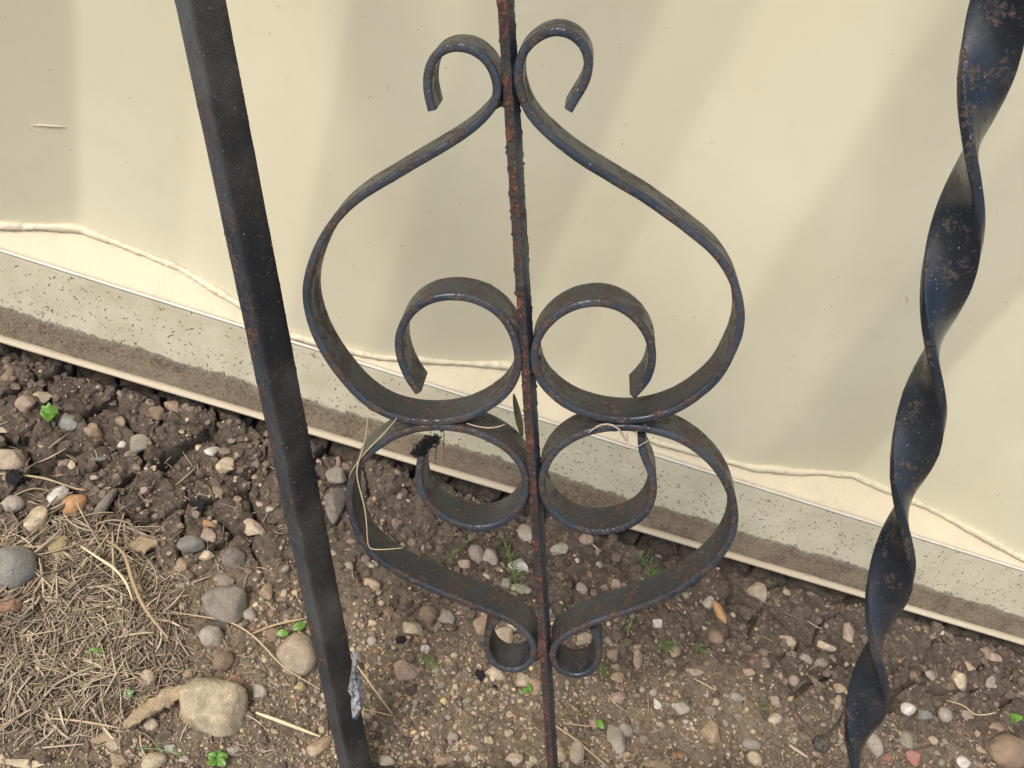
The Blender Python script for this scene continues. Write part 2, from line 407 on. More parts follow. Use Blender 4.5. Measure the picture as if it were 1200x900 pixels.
# ------------------------------------------------------------------ railing frame
bd = nrm((135, 2050, F))                          # bar direction (downwards), camera axes
nn = nrm((115, -(F * F + 135 * 115) / 2050, F))   # railing normal, away from the camera
hh_ = np.cross(bd, nn); hh_ = hh_ if hh_[0] > 0 else -hh_
Bw, Nw, Hw = R @ bd, R @ nn, R @ nrm(hh_)
P0 = CAM + ray(613, 350) * .410
def on_r(px, py, dn=0.0):
    r = ray(px, py); q = P0 + Nw * dn; t = (q - CAM).dot(Nw) / r.dot(Nw); return CAM + r * t
def uvp(p): d = p - P0; return np.array([d.dot(Hw), d.dot(Bw)])
def from_uv(u, v, w=0.0): return P0 + Hw * u + Bw * v + Nw * w
WST = .019; TST = .0035
def v_at_ground(u):      # along-bar coordinate where a bar at u meets the soil
    p = from_uv(u, 0); return -(p[2] + .01) / Bw[2]
base_p = from_uv(uvp(on_r(640, 800))[0], v_at_ground(0))
rail = empty('iron_railing', tuple(base_p)); RO = np.array(rail.location)
tag(rail, 'black wrought-iron railing section with heart-shaped scrolls leaning towards the cream wall', 'railing')
def catmull(P, step):
    P = np.asarray(P, float); P = np.vstack([2 * P[0] - P[1], P, 2 * P[-1] - P[-2]]); out = []
    for i in range(1, len(P) - 2):
        p0, p1, p2, p3 = P[i - 1:i + 3]; m = max(2, int(np.linalg.norm(p2 - p1) / step))
        for t in np.arange(m) / m:
            out.append(.5 * ((2 * p1) + (-p0 + p2) * t + (2 * p0 - 5 * p1 + 4 * p2 - p3) * t * t + (-p0 + 3 * p1 - 3 * p2 + p3) * t ** 3))
    out.append(P[-2]); return np.array(out)
def smooth(P, n):
    for _ in range(n): P[1:-1] = .25 * P[:-2] + .5 * P[1:-1] + .25 * P[2:]
    return P
def rrect(w, h, r, seg=2, nw=5, nh=2):   # rounded rectangle ring centred on 0, w along a, h along b
    pts = []
    for cx, cy, a0 in ((w / 2 - r, h / 2 - r, 0), (-w / 2 + r, h / 2 - r, 90), (-w / 2 + r, -h / 2 + r, 180), (w / 2 - r, -h / 2 + r, 270)):
        for i in range(seg + 1):
            a = math.radians(a0 + 90 * i / seg); pts.append((cx + r * math.cos(a), cy + r * math.sin(a)))
    P = np.array(pts); out = []
    for i in range(len(P)):
        a, b = P[i], P[(i + 1) % len(P)]; m = max(1, int(np.linalg.norm(b - a) / .0022))
        for t in range(m): out.append(a + (b - a) * t / m)
    return np.array(out)
def sweep(name, C, A, B, ring, mat, parent, rough=.00018, ns=.004, seed=0, mats=None, edgeface=None):
    """ring coords (a,b) placed along axes A,B at each centre C; rusty unevenness added"""
    n = len(C); k = len(ring)
    V = C[:, None] + ring[None, :, 0, None] * A[:, None] + ring[None, :, 1, None] * B[:, None]
    nr = ring / (np.linalg.norm(ring, axis=1)[:, None] + 1e-9)
    L = np.concatenate([[0], np.cumsum(np.linalg.norm(np.diff(C, axis=0), axis=1))])
    per = np.concatenate([[0], np.cumsum(np.linalg.norm(np.diff(ring, axis=0), axis=1))])
    nz = fbm(L[:, None] + seed * 1.7 + 0 * per[None], per[None] + 0 * L[:, None] + seed, ns, 4, .6)
    pit = np.maximum(0, fbm(L[:, None] + seed * 2.7 + 0 * per[None], per[None] + seed * 3 + 0 * L[:, None], ns * .5, 2) - .35)
    dsp = (nz * rough + pit * rough * 5)[..., None] * (nr[None, :, 0, None] * A[:, None] + nr[None, :, 1, None] * B[:, None])
    V = (V + dsp).reshape(-1, 3)
    a = np.arange(n * k).reshape(n, k); b = np.roll(a, -1, 1)
    Fq = np.stack([a[:-1], a[1:], b[1:], b[:-1]], -1).reshape(-1, 4).tolist()
    Fq.append(a[0].tolist()); Fq.append(a[-1][::-1].tolist())
    me = bpy.data.meshes.new(name); me.from_pydata(V - RO, [], Fq); me.update()
    bm = bmesh.new(); bm.from_mesh(me); bmesh.ops.recalc_face_normals(bm, faces=bm.faces[:]); bm.to_mesh(me); bm.free()
    me.polygons.foreach_set('use_smooth', np.ones(len(me.polygons), bool)); me.set_sharp_from_angle(angle=math.radians(50))
    me.materials.append(mat)
    if mats:
        me.materials.append(mats)
        idx = np.zeros(len(me.polygons), np.int32); fl = edgeface
        kk = np.tile([1 if f else 0 for f in fl], n - 1); idx[:len(kk)] = kk; me.polygons.foreach_set('material_index', idx)
    return link(bpy.data.objects.new(name, me), parent)
ring_s = rrect(TST, WST, .0009)
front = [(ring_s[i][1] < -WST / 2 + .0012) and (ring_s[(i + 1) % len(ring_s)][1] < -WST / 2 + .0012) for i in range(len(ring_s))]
def scroll(px_pts, seed, label):
    U = np.array([uvp(on_r(*p)) for p in px_pts])
    U = smooth(catmull(U, .0012), 14)
    C = np.array([from_uv(u, v, WST / 2) for u, v in U])
    T = np.gradient(C, axis=0); T /= np.linalg.norm(T, axis=1)[:, None]
    A = np.cross(T, Nw); A /= np.linalg.norm(A, axis=1)[:, None]
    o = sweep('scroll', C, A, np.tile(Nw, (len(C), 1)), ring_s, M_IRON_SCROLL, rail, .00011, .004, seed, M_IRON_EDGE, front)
    o['label'] = label; return C
S_UL = [(506,130),(501,112),(499.5,95),(502.5,77),(511,63),(525,55.5),(540,55),(555,59),(569,69),(577.5,82),(582.5,97),(584,110),(580,122),(572.5,132),(560,145),(545,157),(525,170),(501,184),(477,198),(452,213),(425,229),(404,246),(386,267),(372.5,290),(363,315),(358.5,337.5),(359,357.5),(364.5,381),(375,406),(390,430),(404,448),(419,464.5),(439,480),(462.5,490.5),(492.5,496),(520,495.5),(547.5,490),(572.5,478),(590,465),(601,450),(606,437),(607.5,422),(605,405),(599,387.5),(589,372.5),(575,361),(557.5,352.5),(538,348.5),(520,348.5),(502.5,352.5),(487.5,361),(475,375),(468,390),(466,405),(469,422.5),(475,438),(481,449),(490,461)]
S_UR = [(666,130),(671,120),(680,107.5),(687.5,95),(691,80),(690,65),(685,54),(676,44),(665,37.5),(655,35),(642.5,37),(630,43),(619,52.5),(611,62.5),(607,75),(606,87.5),(607.5,102.5),(612.5,117.5),(621,135),(634,150),(647.5,162.5),(662.5,175),(677.5,186),(692.5,196),(710,206),(727.5,217),(755,233),(777.5,249),(800,265),(817.5,279),(832.5,291),(845,305),(855,320),(862.5,337.5),(867,355),(868.8,372.5),(867.5,387.5),(863,402.5),(855.5,419),(847,436),(836,450),(817.5,465.5),(799,478),(779,486.5),(755,492.5),(735,494),(710,492),(686,486),(662.5,475.5),(646,462.5),(634,449),(627,432),(625.5,415),(631,395),(641,381),(655,369),(672.5,360),(692.5,355.5),(712.5,356.5),(730,363),(745,374),(756,387.5),(763,404),(765,420),(763,433),(757.5,448),(741.5,465)]
S_LL = [(494,535),(491,547.5),(490.5,562.5),(493,577.5),(499.5,590),(510,601),(525,611),(542.5,618),(561,620.5),(580,617.5),(596,609.5),(608,596),(615,582.5),(616,567.5),(614,552.5),(606,539),(592.5,526),(575,515.5),(555,507.5),(535,503),(515,501.5),(492.5,503),(472.5,508),(455,516),(440,526),(426,538),(416,552.5),(410.5,567.5),(409,585),(410.5,602.5),(416,620),(424,636),(436,651),(452,664),(478,679),(507,692),(533,703),(560,713),(587,724),(605,733),(616,743),(624,754),(626,766),(623,776),(614,784),(602,787.5),(589,785.5),(578,779),(572,769),(569.5,757.5),(571,745),(576,734),(584,727)]
S_LR = [(752,513),(752,529),(758,542.5),(764,557.5),(766,572.5),(764,587.5),(758,601),(747,611.5),(732,619.5),(712,624.5),(695,625),(675,621),(656,610),(643,596),(636,580),(634.5,566),(637,553),(644,538),(657,524),(675,513),(695,505.5),(715,502.5),(735,502),(755,503.5),(775,508),(793,514),(810,523),(825,534.5),(840,550),(852,569),(859,588),(861.5,604),(860,622),(853,640),(838,660),(817,679),(792,695),(767,707),(740,717),(707,727),(682,737),(661,747.5),(649,760),(647.5,773),(652,784),(663,791),(676,794),(690,790),(699,780),(702,766),(700,750),(695,738)]
CUL = scroll(S_UL, 1, 'upper left scroll with open hook at the top and inner curl'); CUR = scroll(S_UR, 2, 'upper right scroll with open hook at the top and inner curl')
CLL = scroll(S_LL, 3, 'lower left scroll ending in a small curl near the soil'); CLR = scroll(S_LR, 4, 'lower right scroll ending in a small curl near the soil')

def bar_axis(pa, pb, dn):       # bar through two picture points
    a = uvp(on_r(*pa)); b = uvp(on_r(*pb)); return a, b
def straight(name, a, b, v0, v1, ring, phi, mat, seed, rough, ns=.004, w0=0.0, step=.0012, label=None, mats=None, ef=None):
    """bar whose axis passes (u,v) points a and b, running from v0 to v1; phi turns the section"""
    vs = np.arange(v0, v1, step); us = a[0] + (b[0] - a[0]) * (vs - a[1]) / (b[1] - a[1])
    C = np.array([from_uv(u, v, w0) for u, v in zip(us, vs)])
    T = nrm(C[-1] - C[0]); A0 = nrm(Hw - Hw.dot(T) * T); B0 = nrm(np.cross(T, A0)); B0 = B0 if B0.dot(Nw) > 0 else -B0
    ph = np.broadcast_to(np.asarray(phi(vs) if callable(phi) else phi, float), (len(vs),))
    A = np.cos(ph)[:, None] * A0 + np.sin(ph)[:, None] * B0; B = -np.sin(ph)[:, None] * A0 + np.cos(ph)[:, None] * B0
    o = sweep(name, C, A, B, ring, mat, rail, rough, ns, seed, mats, ef)
    if label: o['label'] = label
    return o, (A0, B0, T)
# top: where the leaning bars reach the wall
def v_at_wall(u):
    v = 0.0
    while v > -2.0:
        p = from_uv(u, v, WST)
        if p[1] > wy(p[0]) - .012 or p[2] > 2.3: return v
        v -= .004
    return v
u_l = uvp(on_r(320, 450))[0]; u_r = uvp(on_r(1092, 450))[0]; u_c = uvp(on_r(620, 450))[0]
VT = min(max(v_at_wall(u_l), v_at_wall(u_r)), -.26); VB = v_at_ground(u_c); VBL = v_at_ground(u_l); VBR = v_at_ground(u_r)
vfr = uvp(on_r(620, 900))[1]
print('v top', VT, 'v ground', VB, VBL, VBR, 'v frame bottom', vfr, 'wall gap at frame top', [wy(from_uv(u, uvp(on_r(620, 0))[1])[0]) - from_uv(u, uvp(on_r(620, 0))[1])[1] for u in (u_l, u_c, u_r)])
# centre bar
a, b = uvp(on_r(591, 0)), uvp(on_r(645.5, 880))
ring_c = rrect(.0043, .0068, .0006); efc = [ring_c[i][1] < -.0028 and ring_c[(i + 1) % len(ring_c)][1] < -.0028 for i in range(len(ring_c))]
straight('center_bar', a, b, VT, VB, ring_c, math.radians(-20), M_IRON, 11, .00040, .0030, .0042, .0010, 'narrow square centre bar, rusted along its front face', M_IRON_RUSTY, efc)
# post
a, b = uvp(on_r(227, 0)), uvp(on_r(412, 900))
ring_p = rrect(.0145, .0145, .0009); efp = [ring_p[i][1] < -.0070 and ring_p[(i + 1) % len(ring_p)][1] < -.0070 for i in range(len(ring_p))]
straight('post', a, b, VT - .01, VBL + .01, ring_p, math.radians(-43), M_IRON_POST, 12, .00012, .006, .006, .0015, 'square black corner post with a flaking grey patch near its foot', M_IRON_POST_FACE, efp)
# twisted bar
a, b = uvp(on_r(1142, 180)), uvp(on_r(1006, 890))
nodes = [(1142, 178), (1105, 412), (1060, 600), (1032, 758), (1005, 888)]
T_ = nrm(from_uv(*b) - from_uv(*a)); A0 = nrm(Hw - Hw.dot(T_) * T_); B0 = nrm(np.cross(T_, A0)); B0 = B0 if B0.dot(Nw) > 0 else -B0
nv = [uvp(on_r(*p))[1] for p in nodes]; na = []
for i, p in enumerate(nodes):
    r = ray(*p); na.append(math.atan2(r.dot(B0), r.dot(A0)) + math.pi * i)
sl_ = (na[-1] - na[0]) / (nv[-1] - nv[0])
def phi(v): return np.where(v < nv[0], na[0] + sl_ * (v - nv[0]), np.where(v > nv[-1], na[-1] + sl_ * .2 * (v - nv[-1]), np.interp(v, nv, na)))
straight('twisted_bar', a, b, VT, VBR, rrect(.0204, .0046, .0008), phi, M_IRON_TWIST, 13, .00008, .008, .003, .0012, 'flat bar twisted along its whole length')
# top and bottom rails beyond the picture
def crossrail(name, v, seed):
    us = np.arange(u_l - .012 - .03, u_r + .05, .003)
    C = np.array([from_uv(u, v, .004) for u in us]); k = len(C)
    sweep(name, C, np.tile(Bw, (k, 1)), np.tile(Nw, (k, 1)), rrect(.012, .019, .001), M_IRON, rail, .0001, .006, seed)
crossrail('top_rail', VT + .02, 21); crossrail('bottom_rail', vfr + .45 * (min(VB, VBL, VBR) - vfr) + .01, 22)
# weld lumps where the scrolls meet the bar and each other
def lump(name, c, rad, mat, parent, org, seed, sub=2, amp=.35, sc=(1, 1, 1)):
    bm = bmesh.new(); bmesh.ops.create_icosphere(bm, subdivisions=sub, radius=1)
    r_ = random.Random(seed)
    for v in bm.verts:
        k = 1 + amp * (r_.random() - .5) * 2; v.co = Vector((v.co.x * rad * sc[0] * k, v.co.y * rad * sc[1] * k, v.co.z * rad * sc[2] * k)) + Vector(c - org)
    me = bpy.data.meshes.new(name); bm.to_mesh(me); bm.free(); me.materials.append(mat)
    return link(bpy.data.objects.new(name, me), parent)
for i, (p, s_, dn) in enumerate([((587, 113), .0022, .008), ((605, 118), .0020, .010), ((609, 425), .0018, .006), ((627, 425), .0018, .006), ((618, 580), .0018, .006), ((633, 575), .0017, .006),
                             ((629, 768), .0020, .004), ((646, 768), .0018, .004), ((520, 499), .0016, .012), ((722, 498), .0016, .010)]):
    lump('weld', on_r(*p, dn), s_ * 1.3, M_IRON_RUSTY, rail, RO, i + 50, 2, .3, (1, 1, 1.8))
# flaked grey patch on the right face of the post
PW = []
pa = [(411, 768), (418, 772), (416, 790), (421, 800), (425, 812), (423, 838), (416, 850), (410, 836), (411, 815), (407, 808), (410, 790)]
cpt = np.array([on_r(x, y, -.0015) for x, y in pa]); cc = cpt.mean(0)
rings = [cpt]; 
for s_ in (.72, .42, .15): rings.append(cc + (cpt - cc) * s_ + rng.normal(0, .0005, cpt.shape))
Vp = []
for j, rg in enumerate(rings): Vp.append(rg - Nw * (.0003 + .0012 * math.sin(j * 1.1)) * (j > 0) + (Nw * .004 if j == 0 else 0))
Vp = np.concatenate(Vp); kk = len(pa)
a_ = np.arange(4 * kk).reshape(4, kk); b_ = np.roll(a_, -1, 1)
Fp = np.stack([a_[:-1], b_[:-1], b_[1:], a_[1:]], -1).reshape(-1, 4).tolist() + [a_[-1].tolist()]
me = bpy.data.meshes.new('flaked_patch'); me.from_pydata(Vp - RO, [], Fp); me.materials.append(M_FLAKE)
link(bpy.data.objects.new('flaked_patch', me), rail)


# ------------------------------------------------------------------ stones
def stone_mesh(seed, angular, sub=3):
    r_ = np.random.default_rng(seed); bm = bmesh.new(); bmesh.ops.create_icosphere(bm, subdivisions=sub, radius=1)
    V = np.array([v.co[:] for v in bm.verts])
    pl = r_.normal(size=(18, 3)); pl /= np.linalg.norm(pl, axis=1)[:, None]
    dist = r_.uniform(.46, .82, 18) if angular else r_.uniform(.86, .98, 18)
    for p, d in zip(pl, dist):
        s_ = V @ p - d; m_ = s_ > 0; V[m_] -= np.outer(s_[m_] * (.99 if angular else .93), p)
    ph = r_.uniform(0, 6, 9)
    for k, am in ((2.1, .07), (4.3, .030), (9.0, .016), (17.0, .008)):
        V *= (1 + am * (np.sin(V[:, 0] * k + ph[0] + 2 * V[:, 1]) + np.sin(V[:, 1] * k + ph[1] + 2 * V[:, 2]) + np.sin(V[:, 2] * k + ph[2] + 2 * V[:, 0])) / 1.7)[:, None]
    V /= np.abs(V).max(0)
    for v, c_ in zip(bm.verts, V): v.co = c_
    me = bpy.data.meshes.new('stone'); bm.to_mesh(me); bm.free()
    me.polygons.foreach_set('use_smooth', np.ones(len(me.polygons), bool)); me.materials.append(M_STONE); return me
ROUND = [stone_mesh(100 + i, False) for i in range(6)]; ANG = [stone_mesh(200 + i, True) for i in range(8)]
ROUND_S = [stone_mesh(300 + i, False, 2) for i in range(5)]; ANG_S = [stone_mesh(400 + i, True, 2) for i in range(7)]
PAL = {'blue-grey': (.19, .20, .19), 'dark grey': (.15, .135, .12), 'grey': (.27, .24, .20), 'pale grey': (.38, .34, .28), 'cream': (.52, .43, .29),
       'pale tan': (.44, .36, .26), 'tan': (.36, .265, .17), 'brown': (.21, .145, .095), 'rust-brown': (.24, .12, .07), 'orange': (.42, .22, .09), 'pinkish': (.36, .27, .21),
       'pink-red': (.34, .15, .12), 'white': (.62, .59, .54), 'charcoal': (.035, .036, .04), 'yellowish': (.46, .36, .19), 'olive-grey': (.23, .215, .16)}
SHAPE = {'r': 'rounded', 'a': 'angular', 'o': 'oval', 'f': 'flat', 'l': 'long'}
# px, py, width, height, angle (deg, anticlockwise in the picture), colour, shape, rise
ST = [(18,668,48,52,0,'blue-grey','r',.6),(14,715,36,30,20,'rust-brown','a',.6),(246,838,84,68,-10,'cream','a',.50),(121,595,52,38,20,'dark grey','r',.6),(87,594,28,20,25,'orange','o',.6),
(68,582,30,17,15,'white','o',.6),(43,612,40,30,50,'cream','a',.62),(14,594,28,18,10,'pale grey','o',.55),(14,540,34,28,0,'pale tan','f',.35),(223,640,31,22,0,'blue-grey','o',.55),
(262,717,54,42,0,'grey','a',.55),(248,747,26,24,30,'pale grey','r',.6),(262,776,25,22,20,'brown','r',.6),(346,770,48,44,0,'pale tan','r',.45),(295,627,33,26,-10,'pale tan','a',.6),
(243,629,19,19,0,'pinkish','a',.6),(246,615,17,10,-15,'orange','a',.5),(243,653,21,14,10,'cream','a',.5),(69,648,28,26,0,'yellowish','a',.6),(171,796,22,20,0,'cream','r',.6),
(163,742,16,14,0,'pale grey','r',.6),(177,850,17,16,0,'pale tan','r',.5),(124,731,50,22,22,'tan','f',.35),(116,866,38,16,12,'tan','f',.4),(305,811,19,20,0,'pale grey','a',.55),
(352,807,18,15,0,'yellowish','a',.5),(293,722,17,13,-20,'pale grey','o',.5),(312,695,19,20,30,'tan','a',.5),(318,746,18,17,0,'brown','a',.5),(374,877,36,22,25,'tan','a',.45),
(502,721,22,22,0,'brown','a',.5),(522,724,20,20,0,'grey','a',.5),(483,738,24,15,-10,'cream','a',.55),(563,735,22,30,-20,'tan','a',.4),(589,748,26,20,0,'pale tan','a',.5),
(601,734,22,14,-20,'cream','a',.5),(557,651,20,22,0,'grey','r',.5),(573,656,20,20,0,'pale grey','r',.5),(617,627,23,22,0,'pale grey','r',.5),(608,666,26,20,-25,'white','a',.5),
(612,688,26,13,-30,'pale grey','o',.5),(593,687,17,14,0,'grey','a',.5),(542,666,16,13,0,'pale tan','a',.45),(686,633,19,17,0,'pinkish','r',.5),(652,648,28,13,30,'pale grey','f',.4),
(681,691,15,13,0,'grey','r',.45),(475,787,34,28,-30,'pinkish','f',.25),(612,798,20,20,0,'pale tan','a',.5),(626,805,16,20,0,'tan','r',.5),(580,792,28,18,-15,'pale tan','a',.45),
(657,884,15,20,0,'tan','r',.5),(675,883,19,28,-20,'pale tan','o',.5),(683,750,22,17,0,'pale tan','a',.5),(520,892,26,20,0,'tan','a',.4),(603,890,22,17,0,'pale tan','a',.45),
(530,863,14,13,0,'pale grey','a',.5),(453,892,22,16,0,'pale grey','a',.5),(722,687,17,15,20,'pinkish','a',.55),(770,733,16,12,0,'white','a',.5),(830,708,13,24,-25,'pale grey','o',.6),
(842,718,12,27,10,'orange','o',.6),(840,745,19,22,20,'brown','r',.4),(877,705,26,19,-20,'pale tan','a',.45),(893,703,15,12,0,'grey','a',.5),(923,752,20,13,0,'pale tan','a',.5),
(747,772,12,23,-15,'pinkish','o',.5),(717,770,17,13,0,'pinkish','a',.5),(720,783,13,8,0,'pale tan','a',.4),(722,795,20,15,10,'tan','a',.35),(790,765,18,16,0,'tan','a',.4),
(725,818,20,16,25,'pinkish','a',.5),(770,827,11,15,0,'white','a',.5),(798,830,22,17,10,'pale grey','a',.45),(832,862,28,30,-20,'tan','a',.45),(907,842,20,13,20,'pale tan','o',.55),
(883,890,19,13,-30,'cream','o',.55),(880,873,23,14,-10,'grey','r',.45),(723,870,24,46,20,'grey','a',.45),(733,856,20,14,-20,'grey','o',.45),(767,896,40,12,-8,'tan','f',.4),
(878,788,15,11,0,'tan','a',.45),(908,824,13,17,20,'pale tan','a',.45),(863,817,16,11,-15,'grey','o',.4),(813,788,24,9,-12,'pinkish','l',.4),(992,742,15,32,-15,'pale tan','a',.5),
(967,759,26,12,-30,'pale tan','f',.5),(963,777,19,16,0,'grey','a',.5),(943,772,17,12,-15,'pale grey','a',.45),(982,807,17,14,0,'tan','a',.5),(910,825,11,16,0,'pale grey','a',.5),
(980,824,10,20,-20,'pale tan','o',.5),(907,844,17,12,20,'cream','o',.55),(1135,784,14,17,0,'tan','r',.55),(1107,807,25,21,-20,'cream','a',.5),(1062,832,18,15,-15,'white','o',.6),
(1082,838,19,17,0,'blue-grey','a',.5),(1106,838,19,15,0,'grey','o',.5),(1060,867,27,25,-20,'olive-grey','r',.5),(1023,873,21,23,0,'pale grey','r',.55),(960,874,19,19,0,'charcoal','r',.55),
(1127,894,15,13,-30,'white','o',.5),(1180,881,52,40,0,'brown','r',.5),(1168,853,22,16,0,'brown','a',.45),(1130,838,22,15,15,'pinkish','a',.4),(1165,771,19,13,0,'pinkish','a',.4),
(1040,890,17,12,0,'pink-red','a',.4),(1068,890,20,15,-30,'pink-red','a',.4),(1090,792,18,12,0,'grey','a',.4),(1195,820,14,16,0,'grey','a',.4),(9,442,16,22,0,'brown','r',.5),
(31,474,23,19,0,'pinkish','a',.5),(49,466,15,24,-25,'pale tan','a',.5),(80,497,26,18,-25,'blue-grey','o',.4),(107,509,26,18,-20,'tan','a',.4),(131,464,11,12,0,'pinkish','a',.4),
(141,468,11,9,0,'pinkish','a',.4),(162,522,25,23,-30,'olive-grey','a',.5),(115,539,21,15,0,'blue-grey','a',.4),(143,522,9,9,0,'white','r',.6),(82,545,16,12,-25,'cream','a',.5),
(71,561,11,8,30,'pink-red','a',.5),(202,479,23,15,-15,'tan','a',.5),(183,487,19,15,0,'brown','a',.45),(248,530,20,14,-30,'white','a',.45),(263,548,25,20,20,'cream','a',.45),
(229,576,17,12,0,'grey','a',.4),(256,575,12,18,25,'brown','a',.4),(3,500,12,14,0,'cream','a',.5),(111,560,10,12,0,'pale grey','a',.4),(375,558,14,22,0,'pale tan','a',.5),
(393,562,25,23,-10,'grey','a',.5),(390,597,28,46,10,'dark grey','a',.45),(2,820,20,14,0,'blue-grey','a',.4),(18,829,20,16,0,'pale tan','a',.4),(135,873,20,18,0,'pale tan','a',.4),
(179,893,30,20,20,'cream','r',.45),(141,890,22,16,0,'tan','a',.4),(217,892,16,12,0,'pale grey','a',.4),(199,878,14,10,0,'white','a',.4),(273,880,16,12,0,'pale grey','a',.35),
(20,895,60,12,-6,'cream','f',.3),(276,806,14,12,0,'pinkish','a',.4),(100,638,20,12,0,'pinkish','a',.4),(120,642,30,14,-10,'brown','f',.3),(160,640,28,14,-5,'tan','f',.4),
(60,700,12,10,0,'grey','a',.4),(185,755,14,16,0,'grey','a',.4),(188,765,22,14,-25,'dark grey','a',.4),(211,665,16,20,20,'tan','o',.4),(275,655,28,24,0,'dark grey','r',.35),
(262,682,26,16,-15,'grey','a',.4),(276,798,18,20,25,'rust-brown','a',.4),(133,841,18,20,20,'pink-red','a',.3),(445,622,12,18,-25,'pale grey','a',.4),(450,905,14,10,0,'pale tan','a',.4),
(434,688,22,14,-30,'tan','a',.35),(455,720,14,18,10,'brown','a',.45),(497,762,12,12,0,'white','a',.5),(560,700,14,12,0,'pale grey','a',.4),(700,646,12,12,0,'pinkish','a',.4),
(672,715,10,12,0,'grey','a',.4),(1150,880,14,10,0,'tan','a',.4),(1016,846,10,14,0,'pale tan','a',.4),(1140,812,18,10,10,'grey','a',.4),(1155,765,24,16,0,'brown','a',.35)]
LAND = [((57,481),'the bright green lobed leaf'),((246,838),'the big cream stone'),((18,668),'the blue-grey cobble'),((90,735),'the heap of dry grass'),((262,717),'the grey wedge stone'),
        ((346,770),'the large beige stone'),((405,840),'the foot of the left post'),((372,650),'the middle of the post'),((600,765),'the lowest left curl'),((676,770),'the lowest right curl'),
        ((550,600),'the lower left circle'),((705,600),'the lower right circle'),((603,655),'the feathery green sprig'),((760,668),'the larger feathery weed'),((835,712),'the grey and orange pair'),
        ((778,757),'the small tufted weed'),((832,862),'the rough tan rock'),((723,870),'the upright grey slab stone'),((1018,850),'the foot of the twisted bar'),((1020,720),'the lowest turns of twisted bar'),
        ((1180,881),'the brown corner stone'),((1147,835),'the curved dry root'),((150,450),'the flashing at far left'),((960,710),'the flashing by the twisted bar'),((645,880),'the foot of the centre bar'),
        ((121,595),'the dark grey angular stone'),((470,752),'the black charred lump'),((251,600),'the small orange chip'),((480,860),'the bare sandy patch'),((940,860),'the dark charcoal pebble')]
ST = [s for s in ST if s[1] < 899 + s[3] * .6]
used = {}
def near_phrase(px, py, rank=0, self_ok=False):
    c_ = sorted(LAND, key=lambda l: math.hypot(l[0][0] - px, l[0][1] - py)); c_ = [l for l in c_ if math.hypot(l[0][0] - px, l[0][1] - py) > 9]
    (lx, ly), nm = c_[rank]; dx, dy = px - lx, py - ly
    d = math.hypot(dx, dy); q_ = 'just ' if d < 32 else ''
    if abs(dx) > 2.2 * abs(dy): r_ = 'right of' if dx > 0 else 'left of'
    elif abs(dy) > 2.2 * abs(dx): r_ = 'below' if dy > 0 else 'above'
    else: r_ = ('below' if dy > 0 else 'above') + (' and right of' if dx > 0 else ' and left of')
    return q_ + r_ + ' ' + nm
SPECIAL = {(246,838): 'big cream potato-shaped stone, largest on the soil, below the dry grass', (18,668): 'large rounded blue-grey cobble at the left border above the rust-brown stone',
 (262,717): 'grey wedge-shaped stone right of the dry grass heap', (346,770): 'large beige stone beside the lower part of the left post', (835,712): '', (832,862): 'rough tan blocky rock near the bottom, right of the railing foot',
 (723,870): 'tall upright grey slab-like stone near the foot of the centre bar', (1180,881): 'big brown stone in the bottom right corner of the soil', (960,874): 'dark charcoal round pebble left of the foot of the twisted bar',
 (121,595): 'dark grey angular stone with bluish right side beside the orange pebble', (87,594): 'orange oval pebble between a white and a dark grey stone', (14,540): 'flat square tan chip at the left border'}
def sizeword(w): return 'tiny' if w < 13 else 'small' if w < 20 else 'medium' if w < 32 else 'large'
taken = []
def place_stone(px, py, w, h, ang, colr, rise, me):
    r_ = random.Random(int(px * 31 + py * 17))
    p = gpt(px, py); Z = (R.T @ (p - CAM))[2]
    s = Z / F; a = math.radians(ang)
    q1 = gpt(px + 12 * math.cos(a), py - 12 * math.sin(a)); q2 = gpt(px + 12 * math.sin(a), py + 12 * math.cos(a))
    mj = nrm((q1 - p) * (1, 1, 0)); gz = math.atan2(mj[1], mj[0])
    fore = np.linalg.norm((q2 - p)[:2]) / 12 / s
    sx, sy = w * s / 2, h * s / 2 * min(1.25, fore); sz = max(min(sx, sy) * (rise + .35), .0012)
    o_ = bpy.data.objects.new('stone', me); o_.location = (p[0], p[1], p[2] + sz * (.28 + (rise - .5) * .9))
    o_.scale = (sx * 1.06, sy * 1.06, sz); o_.rotation_euler = (r_.uniform(-.15, .15), r_.uniform(-.15, .15), gz)
    k = r_.uniform(.88, 1.12); o_.color = (*(c_ * k for c_ in colr), 1)
    taken.append((px, py, max(w, h) * .5)); return link(o_)
for i, (px, py, w, h, ang, cn, sh, rise) in enumerate(ST):
    if sh in 'ro': me = ROUND[(i * 5) % 6]
    else: me = ANG[(i * 3) % 8]
    o_ = place_stone(px, py, w, h, ang, PAL[cn], rise, me)
    lab = SPECIAL.get((px, py)) or f'{sizeword(w)} {cn} {SHAPE[sh]} stone {near_phrase(px, py)}'
    if lab in used:
        for rk in (1, 2, 3):
            lab2 = f'{sizeword(w)} {cn} {SHAPE[sh]} stone {near_phrase(px, py, rk)}'
            if lab2 not in used: lab = lab2; break
        else: print('DUP', lab)
    used[lab] = 1
    tag(o_, lab, 'stone', 'stones lying on the soil')
